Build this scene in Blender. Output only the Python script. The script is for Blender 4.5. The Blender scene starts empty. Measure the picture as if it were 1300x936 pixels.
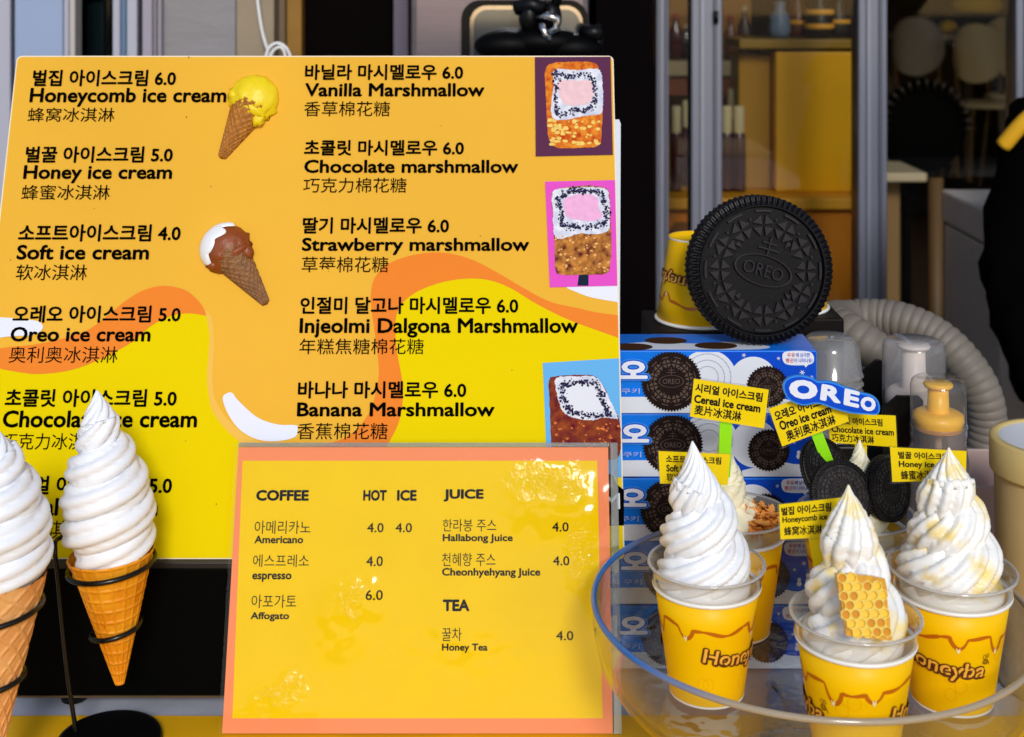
import bpy, bmesh, math, random
from mathutils import Vector, Matrix, noise
from mathutils.geometry import tessellate_polygon
random.seed(7)
PI = math.pi; sin = math.sin; cos = math.cos
S = bpy.context.scene
COL = S.collection

# ------------------------------------------------------------------ camera, world, sun
F, U0, V0 = 1700.0, 650.0, -20.0          # focal length, centre column and horizon row of the 1300 px wide photograph
cam = bpy.data.objects.new('camera', bpy.data.cameras.new('camera')); COL.objects.link(cam)
cam.rotation_euler = (PI/2, 0, 0); cam.location = (0, 0, 0)
cam.data.sensor_width = 36; cam.data.lens = 36*F/1300
cam.data.shift_y = -(468 - V0)/1300
cam.data.clip_start = 0.02; cam.data.clip_end = 400
cam.data.dof.use_dof = True; cam.data.dof.focus_distance = 1.16; cam.data.dof.aperture_fstop = 9
S.camera = cam
SUN_EL, SUN_AZ = math.radians(29), math.radians(6)      # azimuth measured from behind the camera towards the right
w = bpy.data.worlds.new('World'); S.world = w; w.use_nodes = True
nt = w.node_tree; bg = nt.nodes['Background']
sky = nt.nodes.new('ShaderNodeTexSky'); sky.sky_type = 'NISHITA'; sky.sun_disc = False
sky.sun_elevation = SUN_EL; sky.sun_rotation = PI - SUN_AZ
sky.air_density = 1.0; sky.dust_density = 1.0; sky.ozone_density = 1.0
nt.links.new(sky.outputs[0], bg.inputs[0]); bg.inputs[1].default_value = 0.13
sun = bpy.data.objects.new('sun', bpy.data.lights.new('sun', 'SUN')); COL.objects.link(sun)
sd = Vector((sin(SUN_AZ)*cos(SUN_EL), -cos(SUN_AZ)*cos(SUN_EL), sin(SUN_EL)))
sun.rotation_euler = sd.to_track_quat('Z', 'Y').to_euler()
sun.data.energy = 2.0; sun.data.angle = math.radians(12); sun.data.color = (1, 0.985, 0.965)
S.view_settings.view_transform = 'Standard'; S.view_settings.look = 'None'
S.view_settings.exposure = -0.16; S.view_settings.gamma = 1
S.render.engine = 'CYCLES'
S.cycles.use_denoising = True
S.cycles.max_bounces = 10; S.cycles.transparent_max_bounces = 24
S.cycles.caustics_reflective = False; S.cycles.caustics_refractive = False
S.cycles.sample_clamp_indirect = 6

# ------------------------------------------------------------------ helpers
def P(u, v, Y): return Vector(((u-U0)/F*Y, Y, -(v-V0)/F*Y))
def lin(c):
    def f(x):
        x /= 255.0
        return x/12.92 if x <= 0.04045 else ((x+0.055)/1.055)**2.4
    return (f(c[0]), f(c[1]), f(c[2]), 1)
MATS = {}
def mat(name, col, rough=0.5, metal=0.0, var=0.0, vscale=20.0, bump=0.0, bscale=200.0, spec=0.5, trans=0.0, ior=1.45,
        coat=0.0, sss=0.0, col2=None, detail=4.0, stretch=None, emit=None):
    if name in MATS: return MATS[name]
    m = bpy.data.materials.new(name); m.use_nodes = True
    n = m.node_tree.nodes; l = m.node_tree.links; b = n['Principled BSDF']
    c = lin(col); b.inputs['Base Color'].default_value = c
    b.inputs['Roughness'].default_value = rough; b.inputs['Metallic'].default_value = metal
    b.inputs['Specular IOR Level'].default_value = spec; b.inputs['IOR'].default_value = ior
    b.inputs['Transmission Weight'].default_value = trans; b.inputs['Coat Weight'].default_value = coat
    b.inputs['Coat Roughness'].default_value = 0.08
    if sss: b.inputs['Subsurface Weight'].default_value = sss; b.inputs['Subsurface Scale'].default_value = 0.01
    if emit: b.inputs['Emission Color'].default_value = lin(emit[0]); b.inputs['Emission Strength'].default_value = emit[1]
    tc = n.new('ShaderNodeTexCoord'); src = tc.outputs['Object']
    if stretch:
        mp = n.new('ShaderNodeMapping'); mp.inputs['Scale'].default_value = stretch; l.new(src, mp.inputs[0]); src = mp.outputs[0]
    if var or col2:
        t = n.new('ShaderNodeTexNoise'); t.inputs['Scale'].default_value = vscale; t.inputs['Detail'].default_value = detail
        l.new(src, t.inputs['Vector'])
        r = n.new('ShaderNodeValToRGB'); l.new(t.outputs['Fac'], r.inputs[0])
        r.color_ramp.elements[0].position = 0.32; r.color_ramp.elements[1].position = 0.68
        if col2: a, d = c, lin(col2)
        else: a = tuple(min(1, x*(1-var)) for x in c[:3])+(1,); d = tuple(min(1, x*(1+var)) for x in c[:3])+(1,)
        r.color_ramp.elements[0].color = a; r.color_ramp.elements[1].color = d
        l.new(r.outputs[0], b.inputs['Base Color'])
    if bump:
        t = n.new('ShaderNodeTexNoise'); t.inputs['Scale'].default_value = bscale; t.inputs['Detail'].default_value = 5
        l.new(src, t.inputs['Vector'])
        bp = n.new('ShaderNodeBump'); bp.inputs['Strength'].default_value = bump; bp.inputs['Distance'].default_value = 0.002
        l.new(t.outputs['Fac'], bp.inputs['Height']); l.new(bp.outputs[0], b.inputs['Normal'])
    MATS[name] = m; return m
def clear(name, tint=(255, 255, 255), gloss=1.0, rough=0.04, bump=0.0, bscale=40, haze=0.0, facing=1.5):
    """thin clear plastic or glass sheet: see-through with a fresnel reflection"""
    if name in MATS: return MATS[name]
    m = bpy.data.materials.new(name); m.use_nodes = True
    n = m.node_tree.nodes; l = m.node_tree.links; n.remove(n['Principled BSDF']); out = n['Material Output']
    tr = n.new('ShaderNodeBsdfTransparent'); tr.inputs[0].default_value = lin(tint)
    gl = n.new('ShaderNodeBsdfGlossy'); gl.inputs['Roughness'].default_value = rough
    fr = n.new('ShaderNodeLayerWeight'); fr.inputs[0].default_value = 0.5; fr.name = 'FRESNEL'
    pw = n.new('ShaderNodeMath'); pw.operation = 'POWER'; pw.inputs[1].default_value = 3.5; l.new(fr.outputs['Facing'], pw.inputs[0])
    ma = n.new('ShaderNodeMath'); ma.operation = 'MULTIPLY_ADD'; ma.inputs[1].default_value = 0.5; ma.inputs[2].default_value = 0.022; l.new(pw.outputs[0], ma.inputs[0])
    mu = n.new('ShaderNodeMath'); mu.operation = 'MULTIPLY'; mu.inputs[1].default_value = gloss; mu.use_clamp = True
    mx = n.new('ShaderNodeMixShader'); l.new(ma.outputs[0], mu.inputs[0]); l.new(mu.outputs[0], mx.inputs[0])
    l.new(tr.outputs[0], mx.inputs[1]); l.new(gl.outputs[0], mx.inputs[2]); last = mx.outputs[0]
    if haze:
        df = n.new('ShaderNodeBsdfDiffuse'); df.inputs[0].default_value = (0.75, 0.75, 0.76, 1)
        m2 = n.new('ShaderNodeMixShader'); m2.inputs[0].default_value = haze
        l.new(last, m2.inputs[1]); l.new(df.outputs[0], m2.inputs[2]); last = m2.outputs[0]
    if bump:
        tc = n.new('ShaderNodeTexCoord'); t = n.new('ShaderNodeTexNoise'); t.inputs['Scale'].default_value = bscale
        t.inputs['Detail'].default_value = 3; l.new(tc.outputs['Object'], t.inputs['Vector'])
        bp = n.new('ShaderNodeBump'); bp.inputs['Strength'].default_value = bump; bp.inputs['Distance'].default_value = 0.01
        l.new(t.outputs['Fac'], bp.inputs['Height']); l.new(bp.outputs[0], gl.inputs['Normal']); l.new(bp.outputs[0], fr.inputs['Normal'])
    l.new(last, out.inputs[0]); MATS[name] = m; return m

class MB:
    def __init__(s): s.v = []; s.f = []; s.sm = []
    def add(s, vs, fs, smooth=False, M=None):
        o = len(s.v)
        s.v += [tuple(M @ Vector(p)) if M else tuple(p) for p in vs]
        s.f += [tuple(i+o for i in f) for f in fs]; s.sm += [smooth]*len(fs); return s
    def box(s, c, d, M=None, bev=0.0):
        """c centre, d full sizes; bevelled when bev > 0"""
        bm = bmesh.new(); bmesh.ops.create_cube(bm, size=1)
        for q in bm.verts: q.co = Vector((q.co.x*d[0]+c[0], q.co.y*d[1]+c[1], q.co.z*d[2]+c[2]))
        if bev: bmesh.ops.bevel(bm, geom=bm.edges[:], offset=bev, segments=2, profile=0.5, affect='EDGES')
        bm.verts.index_update()
        s.add([q.co for q in bm.verts], [[q.index for q in f.verts] for f in bm.faces], False, M); bm.free(); return s
    def bb(s, x0, x1, y0, y1, z0, z1, bev=0.0, M=None):
        return s.box(((x0+x1)/2, (y0+y1)/2, (z0+z1)/2), (abs(x1-x0), abs(y1-y0), abs(z1-z0)), M, bev)
    def lathe(s, prof, n=48, c=(0, 0, 0), M=None, smooth=True, cap=False):
        vs = []; fs = []
        for (r, z) in prof:
            for k in range(n):
                a = 2*PI*k/n; vs.append((c[0]+r*cos(a), c[1]+r*sin(a), c[2]+z))
        for i in range(len(prof)-1):
            for k in range(n):
                k2 = (k+1) % n; fs.append((i*n+k, i*n+k2, (i+1)*n+k2, (i+1)*n+k))
        if cap: fs.append(tuple(range(n))[::-1]); fs.append(tuple((len(prof)-1)*n+k for k in range(n)))
        return s.add(vs, fs, smooth, M)
    def tube(s, path, r, n=12, closed=False, M=None):
        path = [Vector(p) for p in path]; vs = []; fs = []; N = len(path); up = None
        for i, p in enumerate(path):
            if closed: t = path[(i+1) % N]-path[i-1]
            else: t = path[min(i+1, N-1)]-path[max(i-1, 0)]
            t.normalize()
            if up is None: up = t.orthogonal().normalized()
            up = (up - t*up.dot(t)).normalized(); b = t.cross(up)
            rr = r(i/(N-1)) if callable(r) else r
            for k in range(n):
                a = 2*PI*k/n; vs.append(p+up*cos(a)*rr+b*sin(a)*rr)
        for i in range(N if closed else N-1):
            j = (i+1) % N
            for k in range(n): fs.append((i*n+k, i*n+(k+1) % n, j*n+(k+1) % n, j*n+k))
        if not closed: fs.append(tuple(range(n))[::-1]); fs.append(tuple((N-1)*n+k for k in range(n)))
        return s.add(vs, fs, True, M)
    def ball(s, c, r, M=None, n=20, wob=0.0, ws=30):
        vs = []; fs = []; rx, ry, rz = r if hasattr(r, '__len__') else (r, r, r); m = n//2
        for i in range(m+1):
            for k in range(n):
                th = PI*i/m; ph = 2*PI*k/n; d = Vector((sin(th)*cos(ph), sin(th)*sin(ph), cos(th)))
                q = 1 + (wob*noise.noise(d*ws*0.1+Vector(c)*50) if wob else 0)
                vs.append((c[0]+d.x*rx*q, c[1]+d.y*ry*q, c[2]+d.z*rz*q))
        for i in range(m):
            for k in range(n): fs.append((i*n+k, (i+1)*n+k, (i+1)*n+(k+1) % n, i*n+(k+1) % n))
        return s.add(vs, fs, True, M)
    def prism(s, poly, z0, z1, M=None):
        """closed 2-D outline extruded from z0 to z1 in the frame M"""
        n = len(poly); vs = [(p[0], p[1], z0) for p in poly]+[(p[0], p[1], z1) for p in poly]
        tri = tessellate_polygon([[Vector((p[0], p[1], 0)) for p in poly]])
        area = sum(poly[i][0]*poly[(i+1) % n][1]-poly[(i+1) % n][0]*poly[i][1] for i in range(n))
        fs = []
        for t in tri:
            a, b, c = t; cr = (poly[b][0]-poly[a][0])*(poly[c][1]-poly[a][1])-(poly[c][0]-poly[a][0])*(poly[b][1]-poly[a][1])
            if cr < 0: a, b, c = c, b, a
            fs.append((a+n, b+n, c+n)); fs.append((c, b, a))
        for i in range(n):
            j = (i+1) % n
            fs.append((i, j, j+n, i+n) if area > 0 else (j, i, i+n, j+n))
        return s.add(vs, fs, False, M)
    def flat(s, poly, z, M=None):
        tri = tessellate_polygon([[Vector((p[0], p[1], 0)) for p in poly]]); fs = []
        for (a, b, c) in tri:
            cr = (poly[b][0]-poly[a][0])*(poly[c][1]-poly[a][1])-(poly[c][0]-poly[a][0])*(poly[b][1]-poly[a][1])
            fs.append((a, b, c) if cr > 0 else (c, b, a))
        return s.add([(p[0], p[1], z) for p in poly], fs, False, M)
    def mesh(s, name, m):
        me = bpy.data.meshes.new(name); me.from_pydata(s.v, [], s.f); me.materials.append(m)
        me.polygons.foreach_set('use_smooth', s.sm); me.update(); return me
    def build(s, name, m, parent=None, **kw): return link(name, s.mesh(name, m), parent, **kw)

def link(name, me, parent=None, label=None, cat=None, group=None, kind=None):
    o = bpy.data.objects.new(name, me); COL.objects.link(o)
    if parent is not None:
        o.parent = parent
        b = parent.get('base')
        if b is not None and not parent.get('local'): o.location = -Vector(b)
    if label: o['label'] = label
    if cat: o['category'] = cat
    if group: o['group'] = group
    if kind: o['kind'] = kind
    return o
def thing(name, base, label, cat, group=None, local=False, rz=0):
    """an Empty at the thing's base; with local=False its children's meshes are written in world coordinates"""
    o = bpy.data.objects.new(name, None); COL.objects.link(o); o.location = base; o.rotation_euler.z = rz
    o.empty_display_size = 0.02; o['base'] = tuple(base); o['label'] = label; o['category'] = cat
    if local: o['local'] = True
    if group: o['group'] = group
    return o
def clean_props():
    for o in bpy.data.objects:
        for k in ('base', 'local'):
            if k in o: del o[k]
def copy_tree(o, parent=None):
    c = o.copy(); COL.objects.link(c)
    if parent: c.parent = parent
    for ch in [q for q in o.children]: copy_tree(ch, c)
    return c
def spline(pts, n=8, closed=True):
    out = []; N = len(pts)
    rng = range(N) if closed else range(N-1)
    for i in rng:
        p = [pts[(i+k-1) % N] if closed else pts[min(max(i+k-1, 0), N-1)] for k in range(4)]
        for j in range(n):
            t = j/n; t2 = t*t; t3 = t2*t
            out.append(tuple(0.5*((2*p[1][d])+(-p[0][d]+p[2][d])*t+(2*p[0][d]-5*p[1][d]+4*p[2][d]-p[3][d])*t2+(-p[0][d]+3*p[1][d]-3*p[2][d]+p[3][d])*t3) for d in range(len(p[1]))))
    if not closed: out.append(tuple(pts[-1]))
    return out

# text -> flat 2-D mesh, cached.  built-in Blender font only
TX = {}
def text_mesh(body, wt=0.0, extrude=0.0, shear=0.0):
    key = (body, wt, extrude, shear); strike = wt > 0 and not extrude; NS = 8 if wt < 0.05 else 14
    if key in TX: return TX[key]
    cu = bpy.data.curves.new('t', 'FONT'); cu.body = body; cu.offset = 0.0 if strike else wt; cu.resolution_u = 3; cu.extrude = extrude; cu.shear = shear
    o = bpy.data.objects.new('t', cu); COL.objects.link(o)
    me = bpy.data.meshes.new_from_object(o.evaluated_get(bpy.context.evaluated_depsgraph_get()))
    vs = [tuple(q.co) for q in me.vertices]; fs = [tuple(q.vertices) for q in me.polygons]
    bpy.data.objects.remove(o); bpy.data.curves.remove(cu); bpy.data.meshes.remove(me)
    if strike:                                  # heavier weight: the same outline struck eight times
        b0, f0, n0 = vs, fs, len(vs); vs = []; fs = []
        for k in range(NS):
            a = 2*PI/NS*k; vs += [(q[0]+wt*cos(a), q[1]+wt*sin(a), q[2]+0.00001*k) for q in b0]; fs += [tuple(i+n0*k for i in f) for f in f0]
    x0 = min(q[0] for q in vs); x1 = max(q[0] for q in vs); y0 = min(q[1] for q in vs); y1 = max(q[1] for q in vs)
    TX[key] = (vs, fs, (x0, x1, y0, y1)); return TX[key]

class Frame:
    """a flat panel standing in the scene: origin, in-plane axes and the normal towards the viewer"""
    def __init__(s, o, ex, ey):
        s.o = Vector(o); s.ex = Vector(ex).normalized(); s.n = s.ex.cross(Vector(ey)).normalized(); s.ey = s.n.cross(s.ex)
        s.M = Matrix(((s.ex.x, s.ey.x, s.n.x, s.o.x), (s.ex.y, s.ey.y, s.n.y, s.o.y), (s.ex.z, s.ey.z, s.n.z, s.o.z), (0, 0, 0, 1)))
    def at(s, u, v):
        d = P(u, v, 1); t = s.o.dot(s.n)/d.dot(s.n); q = d*t-s.o; return (q.dot(s.ex), q.dot(s.ey))
    def pts(s, l): return [s.at(*p) for p in l]
def put_text(fr, body, u0, u1, vt, vb, m, parent, z, wt=0.0, du=0, vt1=None, name='lettering', shear=0.0, extrude=0, kind=None):
    """text whose bounding box runs from (u0,vt)-(u0,vb) to column u1; vb1 tilts it"""
    vs, fs, (x0, x1, y0, y1) = text_mesh(body, wt, 0.0, shear)
    a = Vector(fr.at(u0, vb)); b = Vector(fr.at(u1, vb+du)); c = Vector(fr.at(u0, vt)); e = (b-a)
    if not du: e = Vector((e.x, 0))
    L = e.length; ed = e/L; up = Vector((-ed.y, ed.x)); h = (c-a).dot(up)
    mb = MB(); out = []
    for q in vs:
        p = a+ed*((q[0]-x0)/(x1-x0)*L)+up*((q[1]-y0)/(y1-y0)*h); out.append((p.x, p.y, z+q[2]))
    mb.add(out, fs, False, fr.M)
    return mb.build(name, m, parent)

def sweep_swirl(prof, pitch, lobes, amp, twist, seg=56, ring=None, ph0=0.0, fat=0.72, wob=0.0, lean=None, tip_turns=1.0):
    """soft-serve rope: a fluted strand wound up a conical helix that ends in a drawn-out point.
    prof: list of (z, outer radius) going up"""
    H = prof[-1][0]
    def R(z):
        for (z0, r0), (z1, r1) in zip(prof, prof[1:]):
            if z <= z1: return r0+(r1-r0)*(z-z0)/(z1-z0)
        return prof[-1][1]
    pts = []; z = 0.0; th = ph0; dth = 2*PI/seg
    while z < H:
        pz = pitch*(0.75+0.25*min(1, R(z)/prof[0][1]))
        a = min(fat*pz, R(z)); rc = max(R(z)-a, 0.0)
        pts.append((th, z, rc, a)); z += pz*dth/(2*PI)*(1.0+(tip_turns-1.0)*max(0.0, 1-rc/(0.45*a+1e-9))); th += dth
    a = 0.0006; pts.append((th, H, 0, a))
    ring = ring or lobes*6; vs = []; fs = []; N = len(pts)
    C = [Vector((q[2]*cos(q[0]), q[2]*sin(q[0]), q[1])) for q in pts]
    for i, (t, z, rc, a) in enumerate(pts):
        T = (C[min(i+1, N-1)]-C[max(i-1, 0)]).normalized(); rad = Vector((cos(t), sin(t), 0))
        n_ = (rad-T*rad.dot(T)).normalized(); b = T.cross(n_)
        for k in range(ring):
            f = 2*PI*k/ring; g = abs(cos(lobes*(f+twist*t)/2))
            rr = a*(1-amp+amp*g**0.55*1.3)
            if wob: rr *= 1+wob*noise.noise(Vector((cos(t)*3+z*60, sin(t)*3, f*1.2)))
            p = C[i]+n_*cos(f)*rr+b*sin(f)*rr
            if lean: p = p+Vector((lean[0]*(z/H)**1.5, lean[1]*(z/H)**1.5, 0))
            vs.append(p)
    for i in range(N-1):
        for k in range(ring): fs.append((i*ring+k, i*ring+(k+1) % ring, (i+1)*ring+(k+1) % ring, (i+1)*ring+k))
    fs.append(tuple(range(ring))[::-1]); fs.append(tuple((N-1)*ring+k for k in range(ring)))
    return MB().add(vs, fs, True)

# ------------------------------------------------------------------ materials
M_amber = mat('print_amber', (236, 180, 60), 0.7, spec=0.05, var=0.03, vscale=6)
M_yel = mat('print_yellow', (232, 208, 0), 0.7, spec=0.05)
M_oran = mat('print_orange', (238, 134, 48), 0.7, spec=0.05)
M_whitep = mat('print_white', (232, 236, 250), 0.7, spec=0.05)
M_ink = mat('ink_black', (8, 7, 6), 0.9, spec=0.0)
M_ink2 = mat('ink_navy', (12, 12, 26), 0.9, spec=0.0)
M_foam = mat('foam_board_edge', (240, 225, 195), 0.6)
M_white = mat('white_plastic', (236, 236, 236), 0.4)
M_black = mat('black_plastic', (7, 7, 8), 0.4, var=0.1, spec=0.3)
M_blackm = mat('black_wire', (8, 8, 9), 0.25)
M_cream = mat('soft_serve_cream', (246, 248, 252), 0.42)
M_fake = mat('display_cream', (244, 246, 252), 0.38)
M_waf = mat('waffle_golden', (244, 166, 34), 0.45, col2=(220, 134, 16), vscale=34, bump=0.2, bscale=300)
M_waf2 = mat('waffle_tan', (242, 184, 118), 0.5, col2=(224, 152, 84), vscale=30, bump=0.2, bscale=300)
M_cup = mat('cup_yellow', (255, 200, 2), 0.4, var=0.02, spec=0.25)
M_cupw = mat('cup_white', (245, 244, 240), 0.4)
M_drip = mat('honey_brown_print', (196, 104, 14), 0.35)
M_dripl = mat('honey_light_print', (253, 236, 170), 0.35)
M_hexl = mat('hex_line_print', (240, 170, 4), 0.35)
M_dbrown = mat('logo_brown', (92, 44, 20), 0.35)
M_lorange = mat('logo_orange', (244, 140, 34), 0.35)
M_lyel = mat('logo_yellow', (250, 190, 70), 0.35)
M_lid = clear('lid_clear', (250, 248, 244), 2.6, 0.05, haze=0.16)
M_lidr = clear('lid_rim_clear', (250, 246, 238), 2.5, 0.08, haze=0.42)
M_tag = mat('tag_yellow', (255, 222, 12), 0.4, spec=0.2)
M_film = clear('lamination_film', (252, 252, 252), 1.2, 0.08)
M_green = mat('stick_green', (150, 232, 20), 0.35)
M_blue = mat('carton_blue', (20, 122, 236), 0.3, spec=0.12, var=0.12, vscale=14)
M_navy = mat('carton_navy', (18, 78, 208), 0.3, spec=0.12)
M_lblue = mat('logo_light_blue', (52, 140, 232), 0.3)
M_wh2 = mat('carton_white', (226, 232, 244), 0.35, spec=0.12)
M_red = mat('print_red', (225, 60, 50), 0.7, spec=0.05)
M_cook = mat('cookie_black', (20, 16, 17), 0.45, spec=0.25, var=0.25, vscale=60, bump=0.25, bscale=400)
M_cookb = mat('display_cookie_black', (11, 11, 17), 0.4, bump=0.08, bscale=300, spec=0.2)
M_emb = mat('emboss_lit_black', (24, 23, 34), 0.3, spec=0.4)  # lighter than the wafer: light on the relief painted into the colour
M_emb2 = mat('emboss_lit_brown', (46, 40, 40), 0.35)  # raised pattern painted paler than the biscuit, as if catching light
M_cookp = mat('print_cookie', (34, 24, 24), 0.35, spec=0.12)
M_cookl = mat('print_cookie_light', (98, 82, 74), 0.35, spec=0.12)
M_filling = mat('cookie_cream', (238, 232, 220), 0.5)
M_alu = mat('aluminium_grey', (128, 132, 148), 0.38, metal=0.35, var=0.06, vscale=3, stretch=(8, 8, 0.4))
M_tan = mat('tan_ceramic', (204, 176, 120), 0.5, var=0.04)
M_hose = mat('hose_grey', (122, 114, 104), 0.55, var=0.06)
M_glass = clear('shop_glass', (236, 236, 232), 0.9, 0.02)

# ------------------------------------------------------------------ ground, counter and shop shell
GZ, TZ = -1.54, -0.637
MB().bb(-60, 60, -60, 60, GZ-0.1, GZ).build('ground', mat('pavement', (112, 108, 104), 0.85, var=0.12, vscale=3, bump=0.4, bscale=60), kind='structure')
MB().bb(-3.2, 4.2, 3.12, 12.5, GZ+0.004, GZ+0.04).build('shop_floor', mat('shop_floor_brown', (58, 44, 34), 0.45, var=0.12, vscale=2), kind='structure')
dark = mat('dark_wall', (84, 62, 38), 0.8, var=0.1, vscale=3)
MB().bb(-3.3, 4.3, 12.5, 12.65, GZ, 1.7).build('back_wall', dark, kind='structure')
MB().bb(-3.35, -3.2, 2.7, 12.5, GZ, 1.7).build('left_wall', dark, kind='structure')
MB().bb(4.2, 4.35, 2.7, 12.5, GZ, 1.7).build('right_wall', dark, kind='structure')
MB().bb(-3.35, 4.35, 2.6, 12.65, 1.7, 1.8).build('ceiling', dark, kind='structure')
MB().bb(-3.35, 4.35, 2.9, 3.1, 1.25, 1.7).build('shop_lintel', mat('lintel_cream', (190, 180, 160), 0.7), kind='structure')

t = thing('counter_table', (0.1, 1.5, GZ), 'pale grey stone counter top with black legs under everything', 'table')
MB().bb(-0.95, 0.95, 0.62, 1.95, TZ-0.043, TZ-0.003, 0.003).build('counter_top', mat('counter_stone', (182, 186, 200), 0.5, var=0.10, vscale=30), t)
for x in (-0.88, 0.88):
    for y in (0.7, 1.88): MB().bb(x-0.03, x+0.03, y-0.03, y+0.03, GZ, TZ-0.0432).build('leg', M_black, t)
# yellow cloth over the near part of the counter
def cloth():
    mb = MB(); nx, ny = 90, 36; vs = []; fs = []
    for j in range(ny+1):
        for i in range(nx+1):
            x = -0.98+1.96*i/nx; y = 0.60+(1.164-0.60)*j/ny
            z = TZ+0.0002+0.0012*(1+noise.noise(Vector((x*7, y*9, 0))))+0.0006*noise.noise(Vector((x*30, y*22, 3)))
            if j < 2: z -= 0.09*(2-j)/2
            if j < 2: y = 0.612
            vs.append((x, y, z))
    for j in range(ny):
        for i in range(nx):
            a = j*(nx+1)+i; fs.append((a, a+1, a+nx+2, a+nx+1))
    return mb.add(vs, fs, True)
cloth().build('tablecloth', mat('cloth_yellow', (244, 182, 10), 0.5, var=0.05, vscale=12, bump=0.15, bscale=500),
              label='bright yellow cloth covering the near part of the counter', cat='tablecloth')

# ------------------------------------------------------------------ black riser under the big menu
RZ = -0.5067
t = thing('riser_box', (-0.2, 1.3, TZ), 'long low black box standing on small feet under the large menu board', 'box')
x0, x1 = (20-U0)/F*1.176-0.005, 0.03
MB().bb(x0, x1, 1.176, 1.235, TZ+0.012, RZ-0.0065, 0.0015).build('case', mat('riser_black', (3, 3, 3), 0.6, spec=0.05), t)
MB().bb(x0-0.001, x1+0.001, 1.1745, 1.236, RZ-0.0063, RZ-0.0005, 0.001).build('top_strip', mat('riser_edge', (26, 26, 28), 0.35), t)
MB().bb(x0, x1, 1.1755, 1.19, TZ+0.0105, TZ+0.0119).build('bottom_strip', mat('riser_gold', (90, 72, 50), 0.4), t)
for x in (x0+0.05, x1-0.05, -0.2):
    MB().lathe([(0.011, 0), (0.012, 0.0105)], 20, (x, 1.195, TZ), cap=True).build('foot', M_black, t)

# ------------------------------------------------------------------ large menu board
SB = P(-48, 710, 1.18); ST = P(18, 72, 1.31)
sg = Frame(SB, (1, 0, 0), ST-SB)
t = thing('menu_board', (-0.19, 1.18, RZ), 'large leaning yellow menu board listing ice creams and marshmallows in three languages', 'menu board')
def rrect(x0, y0, x1, y1, r, n=5):
    o = []
    for cx, cy, a0 in ((x1-r, y0+r, -90), (x1-r, y1-r, 0), (x0+r, y1-r, 90), (x0+r, y0+r, 180)):
        for k in range(n+1): a = math.radians(a0+90*k/n); o.append((cx+r*cos(a), cy+r*sin(a)))
    return o
xr, yt = sg.at(793, 710)[0], sg.at(400, 71)[1]
MB().prism(rrect(0, 0, xr, yt, 0.005), -0.005, 0, sg.M).build('board', M_foam, t)
fx0, fx1, fy0, fy1 = 0.0012, xr-0.0012, 0.001, yt-0.0012
def clipx(poly): return [(min(max(p[0], fx0), fx1), min(max(p[1], fy0), fy1)) for p in poly]
MB().flat(rrect(fx0, fy0, fx1, fy1, 0.0045), 0.0002, sg.M).build('amber_print', M_amber, t)
def art(px, z, m, name, smooth=True, closed=True):
    q = sg.pts(px); q = spline(q, 6) if smooth else q
    MB().flat(clipx(q), z, sg.M).build(name, m, t)
up_l = [(-60, 452), (-20, 446), (10, 441), (42, 438), (80, 430), (112, 419), (138, 400), (160, 382), (182, 369), (208, 363), (234, 368), (250, 380), (259, 392), (262, 401)]
lo_l = [(262, 401), (240, 398), (218, 401), (192, 414), (167, 435), (128, 456), (90, 470), (48, 475), (15, 471), (-10, 466), (-60, 455)]
def open_sp(px, n=6): return spline(sg.pts(px), n, False)
right_l = [(262, 401), (266, 425), (265, 450), (263, 478), (265, 502), (270, 522), (285, 543), (304, 561), (322, 575), (345, 600), (360, 720)]
yl = open_sp(list(reversed(lo_l)))+open_sp(right_l)+sg.pts([(360, 760), (-80, 760)])
MB().flat(clipx(yl), 0.0005, sg.M).build('yellow_print', M_yel, t)
halo = open_sp([(259, 392), (269, 405), (272, 440), (270, 478), (274, 508), (290, 533), (312, 552), (340, 566), (360, 575), (360, 620)])+list(reversed(open_sp(right_l[:-1])))
MB().flat(clipx(halo), 0.0006, sg.M).build('pale_amber_print', mat('print_pale_amber', (240, 190, 84), 0.7, spec=0.05), t)
MB().flat(clipx(open_sp(up_l)+open_sp(lo_l)[1:]), 0.0008, sg.M).build('orange_print', M_oran, t)
outer = [(303, 560), (330, 568), (360, 571), (401, 567), (441, 554), (465, 530), (477, 500), (481, 472), (478, 439), (472, 395), (471, 371), (477, 351), (495, 334), (529, 323), (563, 321), (597, 329), (631, 346), (665, 366), (698, 383), (732, 391), (759, 397), (800, 402)]
inner = [(800, 433), (788, 430), (759, 420), (719, 405), (681, 386), (648, 366), (621, 356), (593, 354), (560, 359), (529, 371), (509, 388), (502, 411), (504, 445), (511, 486), (511, 513), (505, 540), (490, 569), (460, 600), (400, 640), (300, 620)]
MB().flat(clipx(open_sp(outer)+open_sp(inner)), 0.0004, sg.M).build('orange_print', M_oran, t)
yr = open_sp(inner[:17])+sg.pts([(470, 760), (830, 760)])
MB().flat(clipx(yr), 0.0007, sg.M).build('yellow_print', M_yel, t)
art([(-30, 404), (0, 403), (25, 405), (48, 408), (55, 415), (50, 422), (38, 426), (15, 427), (-30, 430)], 0.0010, M_whitep, 'white_print')
art([(720, 364), (732, 371), (752, 378), (787, 384), (800, 384), (800, 362), (760, 362)], 0.0005, M_whitep, 'white_print')
art([(283, 507), (287, 500), (295, 499), (303, 509), (327, 530), (353, 539), (376, 540), (378, 547), (374, 555), (353, 560), (327, 558), (304, 545), (290, 526)], 0.0008, M_whitep, 'white_print')
MB().flat(sg.pts([(740, 668), (792, 667), (792, 622), (783, 615), (777, 602), (740, 602)]), 0.0016, sg.M).build('black_print', M_ink, t)
put_text(sg, 'M', 766, 787, 626, 646, M_whitep, t, 0.0019, 0.012)
B, N_ = 0.026, 0.026
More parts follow.
